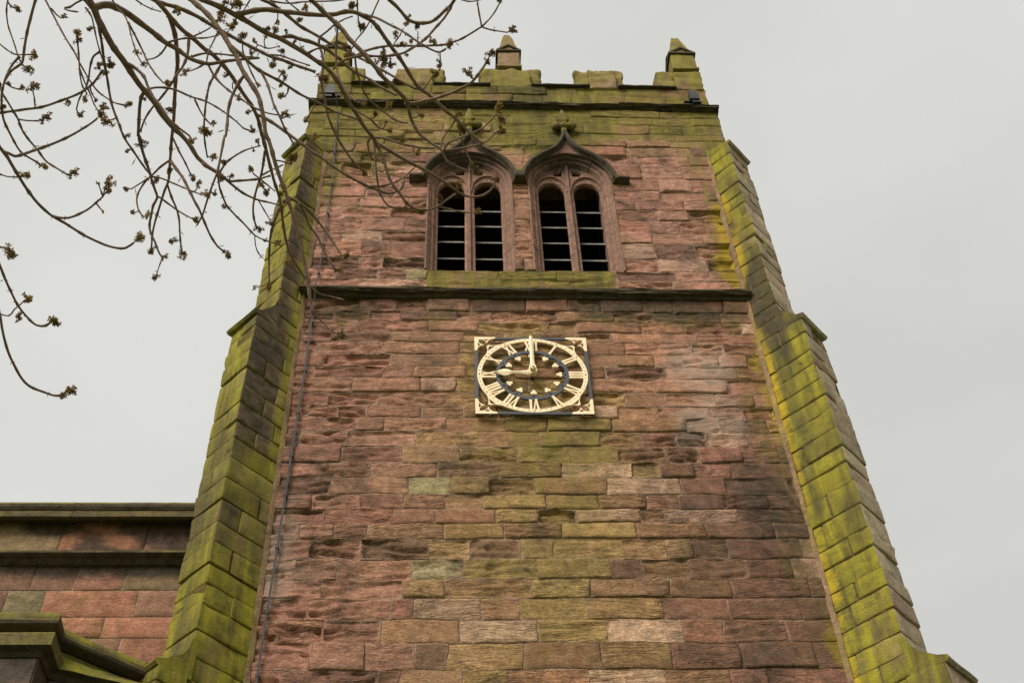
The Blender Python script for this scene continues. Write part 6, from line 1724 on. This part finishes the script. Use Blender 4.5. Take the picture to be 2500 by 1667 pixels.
 (87, (-1.66,-8.506,5.345), (-1.684,-8.507,5.347), 0.0144),
 (91, (-1.602,-8.76,5.495), (-1.61,-8.742,5.481), 0.0221),
 (6, (-1.636,-8.284,6.417), (-1.672,-8.252,6.393), 0.0213),
 (4, (-1.803,-7.991,6.425), (-1.811,-7.986,6.422), 0.014),
 (3, (-1.622,-8.665,5.361), (-1.611,-8.67,5.365), 0.0109),
 (53, (-1.426,-8.135,6.376), (-1.426,-8.138,6.379), 0.0157),
 (86, (-1.409,-8.538,5.232), (-1.421,-8.532,5.228), 0.0125),
 (64, (-0.953,-8.309,6.146), (-0.963,-8.32,6.155), 0.0224),
 (68, (-0.867,-8.162,6.297), (-0.871,-8.148,6.285), 0.0194),
 (68, (-1.026,-8.155,6.258), (-1.036,-8.14,6.246), 0.0174),
 (69, (-1.101,-8.234,6.051), (-1.086,-8.22,6.039), 0.0167),
 (122, (-0.948,-8.192,6.013), (-0.973,-8.187,6.01), 0.0167),
 (61, (-1.242,-8.191,6.037), (-1.256,-8.188,6.035), 0.013),
 (69, (-1.17,-8.21,5.979), (-1.169,-8.215,5.984), 0.0147),
 (70, (-1.188,-8.405,6.105), (-1.183,-8.424,6.121), 0.0147),
 (53, (-1.424,-8.134,6.375), (-1.426,-8.138,6.379), 0.0118),
 (70, (-1.256,-8.435,6.16), (-1.259,-8.424,6.15), 0.0147),
 (78, (-2.537,-8.314,5.26), (-2.544,-8.31,5.258), 0.0192),
 (77, (-2.597,-8.199,5.307), (-2.585,-8.21,5.316), 0.0172),
 (77, (-2.466,-8.198,5.28), (-2.476,-8.198,5.281), 0.0221),
 (79, (-2.407,-8.014,5.115), (-2.416,-8.014,5.115), 0.022),
 (79, (-2.436,-7.996,5.107), (-2.439,-8.002,5.112), 0.0147),
 (38, (-2.231,-7.997,5.808), (-2.205,-8.058,5.857), 0.0164),
 (4, (-1.775,-7.731,6.276), (-1.752,-7.741,6.284), 0.0182),
 (84, (-1.853,-7.663,6.182), (-1.853,-7.678,6.195), 0.0181),
 (85, (-1.436,-8.456,5.256), (-1.455,-8.46,5.26), 0.0114),
 (82, (-1.419,-8.379,5), (-1.445,-8.382,5.004), 0.0166),
 (84, (-1.915,-7.66,6.184), (-1.853,-7.678,6.195), 0.0109),
 (86, (-1.412,-8.536,5.23), (-1.421,-8.532,5.228), 0.0112),
 (81, (-1.537,-8.393,5.015), (-1.537,-8.393,5.015), 0.0083),
]


tr = random.Random(2)
me = tube('trunk', [TREE, (-6.35, -12.4, 1.0), (-6.2, -12.3, 2.4), (-5.9, -12.1, 3.9), (-5.5, -11.8, 5.2), (-5.2, -11.6, 6.6), (-5.0, -11.4, 8.2), (-4.9, -11.2, 9.6)], .30, .12, 14, tree, .25, .6, 1, .05)
add('trunk', me, M_BARK, tree, recentre(me))
LIMBS = [([(-5.5, -11.8, 5.2), (-4.9, -11.3, 6.3), (-4.2, -10.7, 7.0), (-3.5, -10.2, 7.35), (-2.6, -9.9, 7.5), (-1.7, -9.75, 7.45), (-.9, -9.65, 7.3)], .13, .035),
         ([(-5.9, -12.1, 3.9), (-5.2, -11.2, 5.2), (-4.6, -10.3, 6.1), (-4.1, -9.5, 6.5), (-3.75, -8.8, 6.6), (-3.5, -8.2, 6.5)], .11, .03)]
for i, (p_, a, c) in enumerate(LIMBS):
    me = tube('limb', p_, a, c, 10, tree, .1, .5, 20 + i, .05); add('limb', me, M_BARK, tree, recentre(me))
limb_pts = [np.array(smooth_line(p_, .15)[0]) for p_, _, _ in LIMBS]

bobs = []
for bi, (par, r0, r1, pts) in enumerate(BRANCHES):
    r0, r1 = r0 * 1.1, r1 * 1.12
    P_ = [np.array(q) for q in pts]
    if par < 0:                                           # carry the branch back, out of view, to the limb it grew from
        d = P_[0] - P_[1]; d /= np.linalg.norm(d)
        li = limb_pts[1] if P_[0][2] < 5.86 else limb_pts[0]
        a1 = P_[0] + d * .35
        j = int(np.argmin(np.linalg.norm(li - (a1 + np.array([-.3, -.3, .5])), axis=1)))
        tgt = li[j]
        a2 = a1 * .5 + tgt * .5 + d * .12 + np.array([0, 0, .05])
        P_ = [tgt, a2, a1] + P_
        r0 = r0 * 1.25
    me = tube('branch', P_, r0, r1, 8 if r0 > .008 else 6, tree, .02, .06 + .04 * tr.random(), 100 + bi, .45)
    o = add('branch', me, M_BARK, tree, recentre(me))
    bobs.append(o)

def cluster_mesh(seed):
    """a tuft of opening ash flowers: many short stalks ending in small pointed lobes"""
    rg = random.Random(seed)
    vs, fs = [], []
    def lobe(c, d, l, w_):
        d = np.array(d) / np.linalg.norm(d)
        u = np.cross(d, (rg.random(), rg.random(), rg.random() + .1)); u /= np.linalg.norm(u)
        v = np.cross(d, u)
        i0 = len(vs)
        vs.append(c); 
        for k in range(3):
            a = 2.094 * k
            vs.append(c + d * l * .55 + w_ * (math.cos(a) * u + math.sin(a) * v))
        vs.append(c + d * l)
        for k in range(3):
            fs.append((i0, i0 + 1 + (k + 1) % 3, i0 + 1 + k)); fs.append((i0 + 4, i0 + 1 + k, i0 + 1 + (k + 1) % 3))
    heads = [np.array([rg.gauss(0, .40), rg.gauss(0, .40), rg.gauss(.1, .46)]) for _ in range(9)]
    for h in heads:
        for k in range(21):
            d = np.array([rg.gauss(0, 1), rg.gauss(0, 1), rg.gauss(.35, 1)]); d /= np.linalg.norm(d)
            lobe(h * .62 + d * .08, h * .2 + d, rg.uniform(.18, .42), rg.uniform(.05, .09))
        lobe(np.zeros(3), h, np.linalg.norm(h) * .8, .07)
    return mesh_from('flower_cluster', vs, fs)
CM = [cluster_mesh(900 + k) for k in range(9)]
for me in CM: me.materials.append(M_FLOWER)
for ci, (bi, c, foot, r_) in enumerate(CLUSTERS):
    me = CM[ci % len(CM)]
    o = add('flower_cluster', me, None, bobs[bi], c)
    if (Vector(c) - Vector(foot)).length > r_ * .6:
        sm = tube('stalk', [foot, [(c[q] + foot[q]) / 2 + tr.uniform(-.003, .003) for q in range(3)], c], .0028, .002, 5, None, .02, .05, ci, .3)
        add('stalk', sm, M_BARK, bobs[bi], recentre(sm))
    ax = Vector(c) - Vector(foot)
    q = ax.to_track_quat('Z', 'Y') if ax.length > .004 else Vector((tr.gauss(0, 1), tr.gauss(0, 1), tr.gauss(0, 1))).to_track_quat('Z', 'Y')
    o.rotation_mode = 'QUATERNION'; o.rotation_quaternion = q
    k = r_ * 1.42
    o.scale = (k * tr.uniform(.85, 1.1), k * tr.uniform(.85, 1.1), k * tr.uniform(.95, 1.2))
